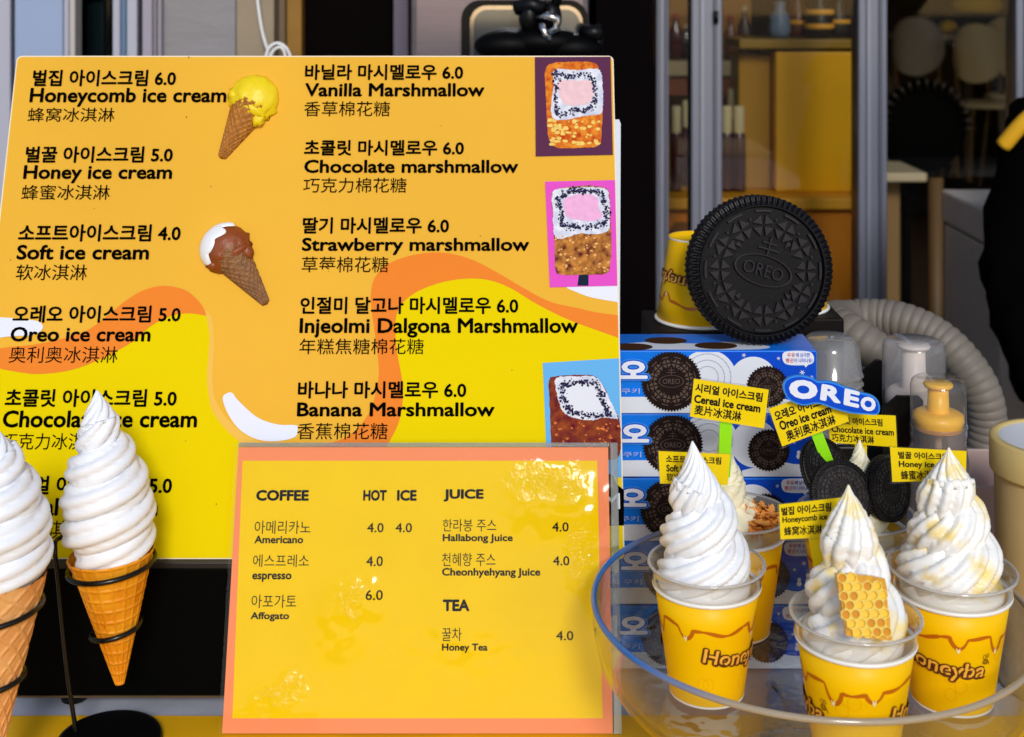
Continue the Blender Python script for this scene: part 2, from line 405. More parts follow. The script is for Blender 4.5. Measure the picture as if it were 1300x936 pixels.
rows = [('벌집 아이스크림 6.0', 41, 223, 89, 110, B), ('Honeycomb ice cream', 37, 287, 112, 136, N_), ('蜂窝冰淇淋', 35, 145, 137, 155, 0),
 ('벌꿀 아이스크림 5.0', 32, 219, 186, 207, B), ('Honey ice cream', 29, 218, 210, 233, N_), ('蜂蜜冰淇淋', 27, 139, 235, 254, 0),
 ('소프트아이스크림 4.0', 23, 229, 285, 307, B), ('Soft ice cream', 21, 189, 311, 330, N_), ('软冰淇淋', 20, 110, 336, 356, 0),
 ('오레오 아이스크림 5.0', 16, 229, 388, 410, B), ('Oreo ice cream', 13, 191, 415, 434, N_), ('奥利奥冰淇淋', 11, 149, 440, 461, 0),
 ('초콜릿 아이스크림 5.0', 6, 224, 494, 517, B), ('Chocolate ice cream', 3, 250, 521, 543, N_), ('巧克力冰淇淋', 1, 128, 550, 571, 0),
 ('시리얼 아이스크림 5.0', -3, 218, 604, 628, B), ('Cereal ice cream', -6, 200, 632, 655, N_), ('麦片冰淇淋', -9, 106, 661, 684, 0),
 ('바닐라 마시멜로우 6.0', 387, 588, 82, 102, B), ('Vanilla Marshmallow', 387, 615, 106, 123, N_), ('香草棉花糖', 386, 495, 129, 148, 0),
 ('초콜릿 마시멜로우 6.0', 386, 589, 178, 198, B), ('Chocolate marshmallow', 386, 658, 203, 220, N_), ('巧克力棉花糖', 385, 516, 226, 245, 0),
 ('딸기 마시멜로우 6.0', 384, 570, 276, 297, B), ('Strawberry marshmallow', 383, 672, 302, 324, N_), ('草莓棉花糖', 383, 493, 326, 346, 0),
 ('인절미 달고나 마시멜로우 6.0', 381, 658, 377, 399, B), ('Injeolmi Dalgona Marshmallow', 380, 734, 404, 429, N_), ('年糕焦糖棉花糖', 380, 538, 430, 450, 0),
 ('바나나 마시멜로우 6.0', 378, 592, 484, 506, B), ('Banana Marshmallow', 377, 628, 511, 529, N_), ('香蕉棉花糖', 377, 492, 537, 558, 0)]
for body, a, b, vt, vb, wt in rows: put_text(sg, body, a, b, vt, vb, M_ink, t, 0.0012, wt)
# printed marshmallow pictures
M_toast = mat('print_toast', (238, 150, 50), 0.7, spec=0.05, col2=(190, 66, 22), vscale=170, detail=6)
M_toast2 = mat('print_toast_dark', (216, 146, 66), 0.7, spec=0.05, col2=(92, 34, 34), vscale=150, detail=6)
M_icing = mat('print_icing', (232, 234, 244), 0.42, col2=(190, 196, 220), vscale=140, spec=0.1)
M_berry2 = mat('print_berry_light', (96, 90, 130), 0.7, spec=0.05)
M_berry = mat('print_berry', (34, 32, 64), 0.7, spec=0.05)
def jag(poly, amp, n=4):
    o = []; N = len(poly)
    for i in range(N):
        a = Vector(poly[i]); b = Vector(poly[(i+1) % N])
        for k in range(n): p = a.lerp(b, k/n); o.append((p.x+random.uniform(-amp, amp), p.y+random.uniform(-amp, amp)))
    return o
def picture(panel, pm, body, tm, ice, pink, pkm, berries, stick, z):
    MB().flat(clipx(sg.pts(panel)), z, sg.M).build('picture_panel', pm, t)
    if stick: MB().flat(sg.pts(stick), z+0.0002, sg.M).build('picture_stick', mat('print_navy', (24, 40, 60), 0.7, spec=0.05), t)
    MB().flat(jag(spline(sg.pts(body), 5), 0.0003, 2), z+0.0003, sg.M).build('picture_toast', tm, t)
    MB().flat(jag(spline(sg.pts(ice), 4), 0.0005, 3), z+0.0005, sg.M).build('picture_icing', M_icing, t)
    MB().flat(jag(spline(sg.pts(pink), 4), 0.0005, 3), z+0.0007, sg.M).build('picture_filling', pkm, t)
    ring = spline(sg.pts(berries), 10)
    for nm, m, cnt, zz_ in (('picture_berries', M_berry, 3, 0), ('picture_berries', M_berry2, 1, 0.0002)):
        mb = MB()
        for q in ring:
            for _ in range(cnt):
                if random.random() < 0.25: continue
                c = (q[0]+random.gauss(0, 0.0016), q[1]+random.gauss(0, 0.0016)); r = random.uniform(0.0006, 0.0014)*(1 if m is M_berry else 0.5); a_ = random.uniform(0, 6)
                mb.flat([(c[0]+r*cos(2*PI*k/6+a_)*random.uniform(0.6, 1.3), c[1]+r*sin(2*PI*k/6+a_)*random.uniform(0.6, 1.2)) for k in range(6)], z+0.0009+zz_+random.uniform(0, 0.0001), sg.M)
        mb.build(nm, m, t)
M_pink = mat('print_pink', (238, 200, 206), 0.7, spec=0.05, var=0.06, vscale=200)
picture([(679, 73), (775, 72), (778, 197), (680, 199)], mat('print_plum', (92, 48, 78), 0.7, spec=0.05),
        [(692, 92), (700, 81), (725, 79), (752, 80), (761, 90), (765, 120), (764, 160), (761, 184), (740, 188), (708, 188), (697, 178), (694, 150), (693, 120)], M_toast,
        [(704, 89), (730, 90), (760, 89), (765, 110), (765, 140), (758, 146), (740, 148), (722, 152), (702, 151), (700, 130), (703, 110)],
        [(709, 104), (730, 103), (750, 104), (754, 118), (748, 131), (735, 134), (720, 134), (711, 124)], M_pink,
        [(705, 94), (716, 98), (732, 97), (748, 97), (754, 110), (756, 125), (752, 136), (740, 140), (725, 142), (708, 146), (705, 132), (706, 112)], None, 0.0012)
mb = MB()
for _ in range(60):
    c = sg.at(random.uniform(698, 761), random.uniform(153, 184)); r = random.uniform(0.0006, 0.002)
    mb.flat(jag([(c[0]+r*1.6*cos(2*PI*k/6), c[1]+r*sin(2*PI*k/6)) for k in range(6)], r*0.3, 1), 0.0018+random.uniform(0, 0.0003), sg.M)
mb.build('picture_glaze', mat('print_glaze', (244, 206, 110), 0.7, spec=0.05, var=0.15, vscale=300), t)
picture([(692, 231), (781, 229), (789, 363), (698, 365)], mat('print_magenta', (228, 84, 200), 0.7, spec=0.05),
        [(700, 248), (708, 240), (730, 237), (752, 236), (770, 240), (774, 250), (775, 275), (776, 310), (774, 340), (768, 348), (740, 349), (712, 349), (705, 342), (704, 310), (702, 275)], M_toast2,
        [(701, 247), (710, 240), (745, 238), (768, 240), (773, 250), (774, 275), (772, 293), (755, 298), (735, 297), (715, 303), (704, 300), (702, 275)],
        [(718, 252), (740, 247), (758, 251), (760, 265), (765, 274), (755, 281), (735, 280), (720, 276), (716, 264)], mat('print_pink2', (238, 178, 220), 0.7, spec=0.05, var=0.06, vscale=200),
        [(709, 254), (720, 245), (732, 242), (742, 243), (756, 243), (764, 250), (767, 262), (770, 274), (765, 286), (752, 287), (735, 288), (722, 288), (713, 284), (712, 270)],
        [(735, 348), (747, 348), (747, 363), (733, 363)], 0.0012)
picture([(689, 461), (788, 455), (792, 606), (695, 606)], mat('print_skyblue', (104, 178, 236), 0.7, spec=0.05),
        [(697, 484), (706, 478), (735, 476), (755, 478), (767, 492), (777, 515), (786, 533), (788, 560), (785, 580), (770, 584), (740, 582), (705, 582), (700, 560), (698, 520)], mat('print_toast_red', (150, 72, 34), 0.7, spec=0.05, col2=(98, 20, 40), vscale=140, detail=6),
        [(706, 480), (735, 478), (756, 479), (766, 492), (776, 512), (784, 531), (768, 530), (748, 534), (725, 529), (713, 520), (707, 500)],
        [(716, 494), (735, 488), (753, 492), (760, 506), (762, 522), (745, 526), (725, 522)], mat('print_filling_white', (224, 228, 240), 0.7, spec=0.05),
        [(714, 490), (724, 487), (742, 485), (756, 487), (762, 500), (766, 514), (772, 524), (766, 528), (748, 528), (730, 524), (722, 518), (715, 505)], None, 0.0012)

for (ua, ub, va, vb, m, cnt) in ((705, 773, 300, 346, 'a', 50), (700, 786, 536, 580, 'b', 60)):
    mb = MB()
    for _ in range(cnt):
        c = sg.at(random.uniform(ua, ub), random.uniform(va, vb)); r = random.uniform(0.0004, 0.0013)
        mb.flat(jag([(c[0]+r*1.3*cos(2*PI*k/6), c[1]+r*sin(2*PI*k/6)) for k in range(6)], r*0.3, 1), 0.0018+random.uniform(0, 0.0003), sg.M)
    mb.build('picture_glaze', mat('print_crumb_'+m, (238, 178, 110) if m == 'a' else (214, 120, 60), 0.7, spec=0.05, var=0.2, vscale=300), t)
mb = MB()
for u, v, r in ((240, 73, 1.2), (237, 149, 1.0), (268, 237, 0.8), (560, 160, 0.7), (610, 300, 0.8), (275, 640, 0.9), (236, 560, 0.7), (120, 265, 0.7), (650, 470, 0.8), (14, 330, 0.9)):
    c = sg.at(u, v); mb.flat(jag([(c[0]+r*0.0005*cos(2*PI*k/5), c[1]+r*0.0009*sin(2*PI*k/5)) for k in range(5)], 0.0001, 1), 0.0013, sg.M)
mb.build('scuff_marks', mat('scuff_brown', (120, 84, 40), 0.8), t)
# ice-cream magnets on the board (their own things)
def waffle(rt, rb, h, n=120, m=90, cells=9, diag=True, depth=0.03, wrap=True):
    vs = []; fs = []
    for j in range(m+1):
        z = h*j/m; r0 = rb+(rt-rb)*j/m
        for k in range(n):
            a = 2*PI*k/n
            q = j/m*h/(2*PI*rt)*cells*1.15
            if diag: g = max(abs(((a/(2*PI)*cells+q) % 1)-0.5), abs(((a/(2*PI)*cells-q) % 1)-0.5))*2
            else: g = max(abs(((a/(2*PI)*cells*1.6) % 1)-0.5), abs((q*1.7+0.12*sin(a)) % 1-0.5))*2
            ridge = max(0, (g-0.68)/0.32)
            w_ = 0.0
            if wrap:
                d = ((a/(2*PI)+0.10+0.35*j/m) % 1); w_ = 0.05*(1-d)
            r = r0*(1+w_)+rt*depth*min(1, ridge*1.6)
            vs.append((r*cos(a), r*sin(a), z))
    for j in range(m):
        for k in range(n): fs.append((j*n+k, j*n+(k+1) % n, (j+1)*n+(k+1) % n, (j+1)*n+k))
    o = len(vs); vs.append((0, 0, -rb*0.6)); fs += [(o, (k+1) % n, k) for k in range(n)]
    return vs, fs
def magnet(name, top, tip, label, scoop_m, cone_m, R, drips):
    a = Vector(sg.at(*top)); b = Vector(sg.at(*tip)); d = (a-b); L = d.length; d /= L; s_ = Vector((d.y, -d.x))
    base = sg.M @ Vector((b.x, b.y, 0.001))
    th = thing(name, base, label, 'magnet', group='ice cream magnets on the menu board')
    # local frame: X across, Y depth (normal), Z along the cone axis
    Mx = sg.M @ Matrix(((s_.x, 0, d.x, b.x), (s_.y, 0, d.y, b.y), (0, 1, 0, 0.001), (0, 0, 0, 1)))
    hc = L-R*1.15
    vs, fs = waffle(R*0.80, R*0.12, hc, 150, 120, 14, True, 0.07)
    vs = [(p[0], max(p[1], -R*0.05)*0.75+0.0, p[2]) for p in vs]
    MB().add(vs, fs, True, Mx).build('cone', cone_m, th)
    mb = MB(); n = 44; vv = []; ff = []
    for i in range(n//2+1):
        for k in range(n):
            t_ = PI*i/(n//2); ph = 2*PI*k/n; dd = Vector((sin(t_)*cos(ph), sin(t_)*sin(ph), cos(t_)))
            q = 1+0.05*noise.noise(dd*3)+0.035*noise.noise(Vector((dd.x*3, dd.y*3, dd.z*16)))
            if dd.z < -0.1: q *= 1+0.22*max(0, noise.noise(dd*4+Vector((3, 1, 2)))+0.2)
            vv.append((dd.x*R*q, max(dd.y*R*q*0.6, -0.0003), hc+R*0.22+dd.z*R*q*0.92))
    for i in range(n//2):
        for k in range(n): ff.append((i*n+k, (i+1)*n+k, (i+1)*n+(k+1) % n, i*n+(k+1) % n))
    mb.add(vv, ff, True, Mx)
    mb.ball((R*0.62, R*0.2, hc-R*0.5), (R*0.26, R*0.24, R*0.34), Mx, 16, 0.3)
    mb.ball((-R*0.8, R*0.2, hc-R*0.1), (R*0.2, R*0.2, R*0.2), Mx, 16, 0.3)
    mb.ball((R*0.2, R*0.3, hc-R*0.3), (R*0.6, R*0.3, R*0.22), Mx, 16, 0.3)
    mb.build('scoop', scoop_m, th)
    if drips:
        vv = []; ff = []; n = 60; m_ = 14
        for i in range(m_+1):
            for k in range(n+1):
                ph = PI*k/n; lim = 0.62+0.28*abs(sin(ph*4.2+0.4))*(0.6+0.4*sin(ph*2+1)); t_ = lim*(PI/2)*1.15*i/m_
                dd = Vector((sin(t_)*cos(ph), sin(t_)*sin(ph), cos(t_))); rr = R*(1.09 if i < m_ else 1.0)
                dd = Matrix.Rotation(-0.55, 3, 'Y') @ dd
                vv.append((dd.x*rr, max(dd.y*rr*0.66, 0)+0.0002, hc+R*0.22+dd.z*rr*0.93))
        for i in range(m_):
            for k in range(n): a_ = i*(n+1)+k; ff.append((a_, a_+n+1, a_+n+2, a_+1))
        MB().add(vv, ff, True, Mx).build('icing', M_fake, th)
magnet('ice_cream_magnet', (338, 99), (282, 200), 'small magnet of a waffle cone with a bright yellow scoop on the large menu',
       mat('scoop_yellow', (246, 216, 22), 0.4, bump=0.7, bscale=110), mat('magnet_waffle', (176, 112, 34), 0.5, var=0.2, vscale=200), 0.0235, False)
magnet('ice_cream_magnet', (270, 292), (338, 385), 'small waffle cone magnet with chocolate scoop and white icing on the large menu',
       mat('scoop_chocolate', (142, 68, 22), 0.4, bump=0.4, bscale=180), mat('magnet_waffle_dark', (136, 92, 52), 0.5, var=0.25, vscale=200), 0.0225, True)

# white backing board behind the big menu
bo = sg.M @ Matrix.Translation((0, 0, -0.0095))
tt = MB().prism([(xr-0.35, 0.19), (xr+0.0005, 0.19), (xr+0.006, yt-0.066), (xr+0.0045, yt-0.062), (xr-0.35, yt-0.062)], 0, 0.0038, bo)
tt.build('backing_board', mat('backing_white', (206, 214, 228), 0.5), label='white backing board peeking out behind the right edge of the large menu', cat='board')

# ------------------------------------------------------------------ coffee, juice and tea menu
CB = P(282, 932, 1.133); CT = P(303, 568, 1.198); CB.z = TZ+0.003
cf = Frame(CB, (1, 0, 0), CT-CB)
t = thing('drinks_menu', (0.0, 1.133, TZ+0.003), 'laminated yellow coffee juice and tea menu with an orange border', 'menu')
cw = cf.at(778, 932)[0]; ch = cf.at(500, 568)[1]
tl, tr_ = cf.at(303, 568), cf.at(772, 567)
quad = [(0.0, 0.0), (cw, 0.0), (tr_[0], ch), (tl[0], ch)]
MB().prism(quad, -0.002, 0, cf.M).build('card', mat('print_salmon', (244, 142, 96), 0.7, spec=0.05), t)
MB().flat([cf.at(295, 912), cf.at(765, 912), cf.at(758, 585), cf.at(308, 585)], 0.0002, cf.M).build('yellow_print', mat('print_warm_yellow', (240, 200, 0), 0.7, spec=0.05, var=0.02), t)
# acrylic sleeve, slightly larger, with wrinkled glossy film
def film_mat():
    m = clear('wrinkled_film', (254, 254, 254), 1.0, 0.08)
    n = m.node_tree.nodes; l = m.node_tree.links
    gl = [q for q in n if q.type == 'BSDF_GLOSSY'][0]; fr = [q for q in n if q.type == 'LAYER_WEIGHT'][0]
    tc = n.new('ShaderNodeTexCoord'); t1 = n.new('ShaderNodeTexNoise'); t1.inputs['Scale'].default_value = 150; t1.inputs['Detail'].default_value = 2; t1.inputs['Distortion'].default_value = 1.2
    t2 = n.new('ShaderNodeTexNoise'); t2.inputs['Scale'].default_value = 9; t2.inputs['Detail'].default_value = 2
    t3 = n.new('ShaderNodeTexNoise'); t3.inputs['Scale'].default_value = 14; t3.inputs['Detail'].default_value = 1
    for q in (t1, t2, t3): l.new(tc.outputs['Object'], q.inputs['Vector'])
    acc = None                                  # the sleeve is crumpled in three places
    nz = n.new('ShaderNodeTexNoise'); nz.inputs['Scale'].default_value = 22; nz.inputs['Detail'].default_value = 3; l.new(tc.outputs['Object'], nz.inputs['Vector'])
    ns = n.new('ShaderNodeVectorMath'); ns.operation = 'MULTIPLY_ADD'; l.new(nz.outputs['Color'], ns.inputs[0]); ns.inputs[1].default_value = (0.05, 0.05, 0.05); l.new(tc.outputs['Object'], ns.inputs[2])
    for (uu, vv, rx_, rz_) in ((700, 618, 0.062, 0.026), (445, 762, 0.026, 0.038), (735, 700, 0.03, 0.05), (360, 885, 0.05, 0.014)):
        x_, y_ = cf.at(uu, vv); pw_ = cf.M @ Vector((x_, y_, 0.0014))+Vector((0.025, 0.025, 0.025))
        sb = n.new('ShaderNodeVectorMath'); sb.operation = 'SUBTRACT'; l.new(ns.outputs[0], sb.inputs[0]); sb.inputs[1].default_value = pw_
        ml = n.new('ShaderNodeVectorMath'); ml.operation = 'MULTIPLY'; l.new(sb.outputs[0], ml.inputs[0]); ml.inputs[1].default_value = (1/rx_, 0, 1/rz_)
        dn = n.new('ShaderNodeVectorMath'); dn.operation = 'LENGTH'; l.new(ml.outputs[0], dn.inputs[0])
        mr = n.new('ShaderNodeMapRange'); mr.inputs['From Min'].default_value = 0; mr.inputs['From Max'].default_value = 1; mr.inputs['To Min'].default_value = 1.4; mr.inputs['To Max'].default_value = 0
        l.new(dn.outputs['Value'], mr.inputs['Value'])
        if acc: q = n.new('ShaderNodeMath'); q.operation = 'MAXIMUM'; l.new(acc, q.inputs[0]); l.new(mr.outputs[0], q.inputs[1]); acc = q.outputs[0]
        else: acc = mr.outputs[0]
    q = n.new('ShaderNodeMath'); q.operation = 'MULTIPLY'; l.new(acc, q.inputs[0]); l.new(t2.outputs['Fac'], q.inputs[1])
    r = n.new('ShaderNodeValToRGB'); r.color_ramp.elements[0].position = 0.16; r.color_ramp.elements[1].position = 0.62; r.color_ramp.interpolation = 'EASE'; l.new(q.outputs[0], r.inputs[0])
    mu = n.new('ShaderNodeMath'); mu.operation = 'MULTIPLY'; l.new(t1.outputs['Fac'], mu.inputs[0]); l.new(r.outputs[0], mu.inputs[1])
    b1 = n.new('ShaderNodeBump'); b1.inputs['Strength'].default_value = 0.9; b1.inputs['Distance'].default_value = 0.004; b1.inputs['Distance'].default_value = 0.0032; l.new(mu.outputs[0], b1.inputs['Height'])
    b2 = n.new('ShaderNodeBump'); b2.inputs['Strength'].default_value = 0.2; b2.inputs['Distance'].default_value = 0.006; l.new(t3.outputs['Fac'], b2.inputs['Height']); l.new(b1.outputs[0], b2.inputs['Normal'])
    l.new(b2.outputs[0], gl.inputs['Normal']); l.new(b2.outputs[0], fr.inputs['Normal']); return m
fq = [(-0.003, 0), (cw+0.004, 0), (tr_[0]+0.004, ch+0.003), (tl[0]-0.003, ch+0.003)]
def film_mesh():
    mb = MB(); nx, ny = 120, 84; vs = []; fs = []
    bul = [(cf.at(690, 642), 0.034, 0.015, 0.0036), (cf.at(742, 645), 0.018, 0.013, 0.0026), (cf.at(430, 785), 0.014, 0.018, 0.0030), (cf.at(468, 752), 0.010, 0.012, 0.0018), (cf.at(590, 800), 0.05, 0.02, 0.0016), (cf.at(350, 897), 0.035, 0.010, 0.0018)]
    for j in range(ny+1):
        for i in range(nx+1):
            a, b = i/nx, j/ny
            x = (fq[0][0]*(1-a)+fq[1][0]*a)*(1-b)+(fq[3][0]*(1-a)+fq[2][0]*a)*b; y = fq[0][1]*(1-b)+fq[3][1]*b
            z = 0.0014+0.0004*noise.noise(Vector((x*30, y*30, 1)))
            for (c_, sx_, sy_, A) in bul: z += A*math.exp(-((x-c_[0])/sx_)**2/2-((y-c_[1])/sy_)**2/2)*(1+0.5*noise.noise(Vector((x*90, y*90, 5))))
            vs.append((x, y, z))
    for j in range(ny):
        for i in range(nx): a = j*(nx+1)+i; fs.append((a, a+1, a+nx+2, a+nx+1))
    return mb.add(vs, fs, True, cf.M)
film_mesh().build('film', film_mat(), t)
M_acr = clear('acrylic_edge', (225, 232, 232), 3.0, 0.05, haze=0.10)
MB().prism([(cw+0.001, 0), (cw+0.0075, 0), (tr_[0]+0.0085, ch+0.004), (tr_[0]+0.002, ch+0.004)], -0.006, 0.001, cf.M).build('acrylic_edge', M_acr, t)
MB().prism([(tl[0], ch+0.0005), (tr_[0]+0.001, ch+0.0005), (tr_[0]+0.001, ch+0.004), (tl[0], ch+0.004)], -0.004, 0.001, cf.M).build('acrylic_edge', M_acr, t)
crow = [('COFFEE', 325, 392, 622, 636, 0.045), ('HOT', 461, 491, 622, 636, 0.045), ('ICE', 504, 529, 622, 636, 0.045), ('JUICE', 563, 614, 621, 637, 0.045), ('TEA', 562, 596, 761, 776, 0.045),
 ('아메리카노', 323, 394, 661, 678, 0), ('Americano', 323, 385, 680, 690, 0.03), ('에스프레소', 321, 392, 704, 720, 0), ('espresso', 320, 370, 728, 739, 0.03),
 ('아포가토', 319, 376, 755, 772, 0), ('Affogato', 318, 367, 777, 789, 0.03), ('4.0', 466, 487, 664, 676, 0.012), ('4.0', 502, 523, 664, 676, 0.012), ('4.0', 465, 486, 706, 719, 0.012),
 ('6.0', 464, 486, 749, 762, 0.012), ('4.0', 701, 722, 663, 675, 0.012), ('4.0', 702, 723, 706, 718, 0.012), ('4.0', 706, 728, 801, 813, 0.012),
 ('한라봉 주스', 562, 630, 659, 675, 0), ('Hallabong Juice', 562, 651, 678, 690, 0.03), ('천혜향 주스', 561, 629, 702, 719, 0), ('Cheonhyehyang Juice', 561, 686, 721, 734, 0.03),
 ('꿀차', 561, 586, 797, 814, 0), ('Honey Tea', 561, 619, 817, 829, 0.03)]
for body, a, b, vt, vb, wt in crow: put_text(cf, body, a, b, vt, vb, M_ink2, t, 0.0006, wt)

# ------------------------------------------------------------------ cookie (used for printed, eaten and giant ones)
def cookie_pattern(R, h, flat=False):
    """embossed flowers, dots, oval and lettering as one mesh in the XY plane, relief along +Z"""
    mb = MB()
    def sh(poly):
        if flat: mb.flat(poly, h)
        else: mb.prism(poly, -0.2*h, h)
    def ringseg(a, b, r, w, n=40, ex=1.0, ey=1.0):
        for k in range(n):
            t0 = a+(b-a)*k/n; t1 = a+(b-a)*(k+1)/n
            sh([((r-w)*ex*cos(t0), (r-w)*ey*sin(t0)), ((r+w)*ex*cos(t0), (r+w)*ey*sin(t0)), ((r+w)*ex*cos(t1), (r+w)*ey*sin(t1)), ((r-w)*ex*cos(t1), (r-w)*ey*sin(t1))])
    for k in range(12):
        a = 2*PI*k/12+PI/12; c = (0.60*R*cos(a), 0.60*R*sin(a)); s_ = 0.125*R
        for q in range(4):
            b = a+PI/4+q*PI/2; d = (cos(b), sin(b)); e = (-d[1], d[0]); p0 = (c[0]+d[0]*s_*0.18, c[1]+d[1]*s_*0.18)
            sh([p0, (c[0]+d[0]*s_-e[0]*s_*0.6, c[1]+d[1]*s_-e[1]*s_*0.6), (c[0]+d[0]*s_+e[0]*s_*0.6, c[1]+d[1]*s_+e[1]*s_*0.6)])
        a2 = a+PI/12; c2 = (0.70*R*cos(a2), 0.70*R*sin(a2))
        sh([(c2[0]+0.018*R*cos(PI*j/3), c2[1]+0.018*R*sin(PI*j/3)) for j in range(6)])
        a3 = a2; c3 = (0.475*R*cos(a3), 0.475*R*sin(a3)); d = (cos(a3), sin(a3)); e = (-d[1], d[0])
        if k % 3 == 1: sh([(c3[0]-d[0]*0.05*R, c3[1]-d[1]*0.05*R), (c3[0]+d[0]*0.04*R-e[0]*0.035*R, c3[1]+d[1]*0.04*R-e[1]*0.035*R), (c3[0]+d[0]*0.04*R+e[0]*0.035*R, c3[1]+d[1]*0.04*R+e[1]*0.035*R)])
        ringseg(a-0.14, a+0.14, 0.80*R, 0.014*R, 5)
    ringseg(0, 2*PI, 0.40*R, 0.012*R, 48, 1.0, 0.50)
    for x0_, y0_, x1_, y1_ in ((-0.009, 0.2, 0.009, 0.46), (-0.10, 0.36, 0.10, 0.378), (-0.15, 0.28, 0.15, 0.298)):
        sh([(x0_*R, y0_*R), (x1_*R, y0_*R), (x1_*R, y1_*R), (x0_*R, y1_*R)])
    vs, fs, (a, b, c, d) = text_mesh('OREO', -0.01 if not flat else 0.0, 0.0 if flat else 0.02)
    sc = 0.56*R/(b-a)
    zt = [(h if (flat or p[2] > 0) else 0.0) for p in vs]
    mb.add([((p[0]-(a+b)/2)*sc, (p[1]-(c+d)/2)*sc*1.15, z) for p, z in zip(vs, zt)], fs)
    return mb
def wafer(R, th, teeth=90, deep=0.016):
    """embossed biscuit disc: ridged rim, plain ring, sunken field; front faces +Z"""
    n = teeth*4; prof = [(0.0, 0.70), (0.84, 0.70), (0.86, 1.0), (0.875, 1.0), (0.885, 0.86), (0.93, 0.86), (0.985, 0.80), (1.0, 0.62), (1.0, 0.1), (0.97, 0), (0, 0)]
    vs = []; fs = []
    for i, (r, z) in enumerate(prof):
        for k in range(n):
            a = 2*PI*k/n; ph = 1 if (k % 4) in (0, 1) else 0
            rr = r*R; zz = z*th
            if 5 <= i <= 8: rr *= 1-(0 if ph else deep)*(1 if i >= 6 else 0.4)
            if 5 <= i <= 6 and not ph: zz -= 0.16*th
            vs.append((rr*cos(a), rr*sin(a), zz))
    for i in range(len(prof)-1):
        for k in range(n): fs.append((i*n+k, (i+1)*n+k, (i+1)*n+(k+1) % n, i*n+(k+1) % n))
    return MB().add(vs, fs)
def cookie(base, R, th, label, Mrot, m, group=None, teeth=90, fill=0.30, name='sandwich_cookie'):
    t = thing(name, base, label, 'cookie', group, local=True)
    wt_ = th*(1-fill)/2
    M1 = Mrot @ Matrix.Translation((0, 0, th/2-wt_)); M0 = Mrot @ Matrix.Translation((0, 0, -th/2+wt_)) @ Matrix.Rotation(PI, 4, 'X')
    for MM in (M1, M0):
        w_ = wafer(R, wt_, teeth); w2 = MB().add(w_.v, w_.f, False, MM); o = w2.build('wafer', m, t)
        p = cookie_pattern(R, wt_*0.30 if R > .04 else wt_*0.14); p2 = MB().add(p.v, p.f, False, MM @ Matrix.Translation((0, 0, wt_*0.70)))
        p2.build('embossing', M_emb if m is M_cookb else M_emb2, o)
    MB().lathe([(R*0.90, -th*fill/2), (R*0.91, 0), (R*0.90, th*fill/2)], 64, M=Mrot, cap=True).build('filling', M_filling if R < 0.04 else m, t)
    return t

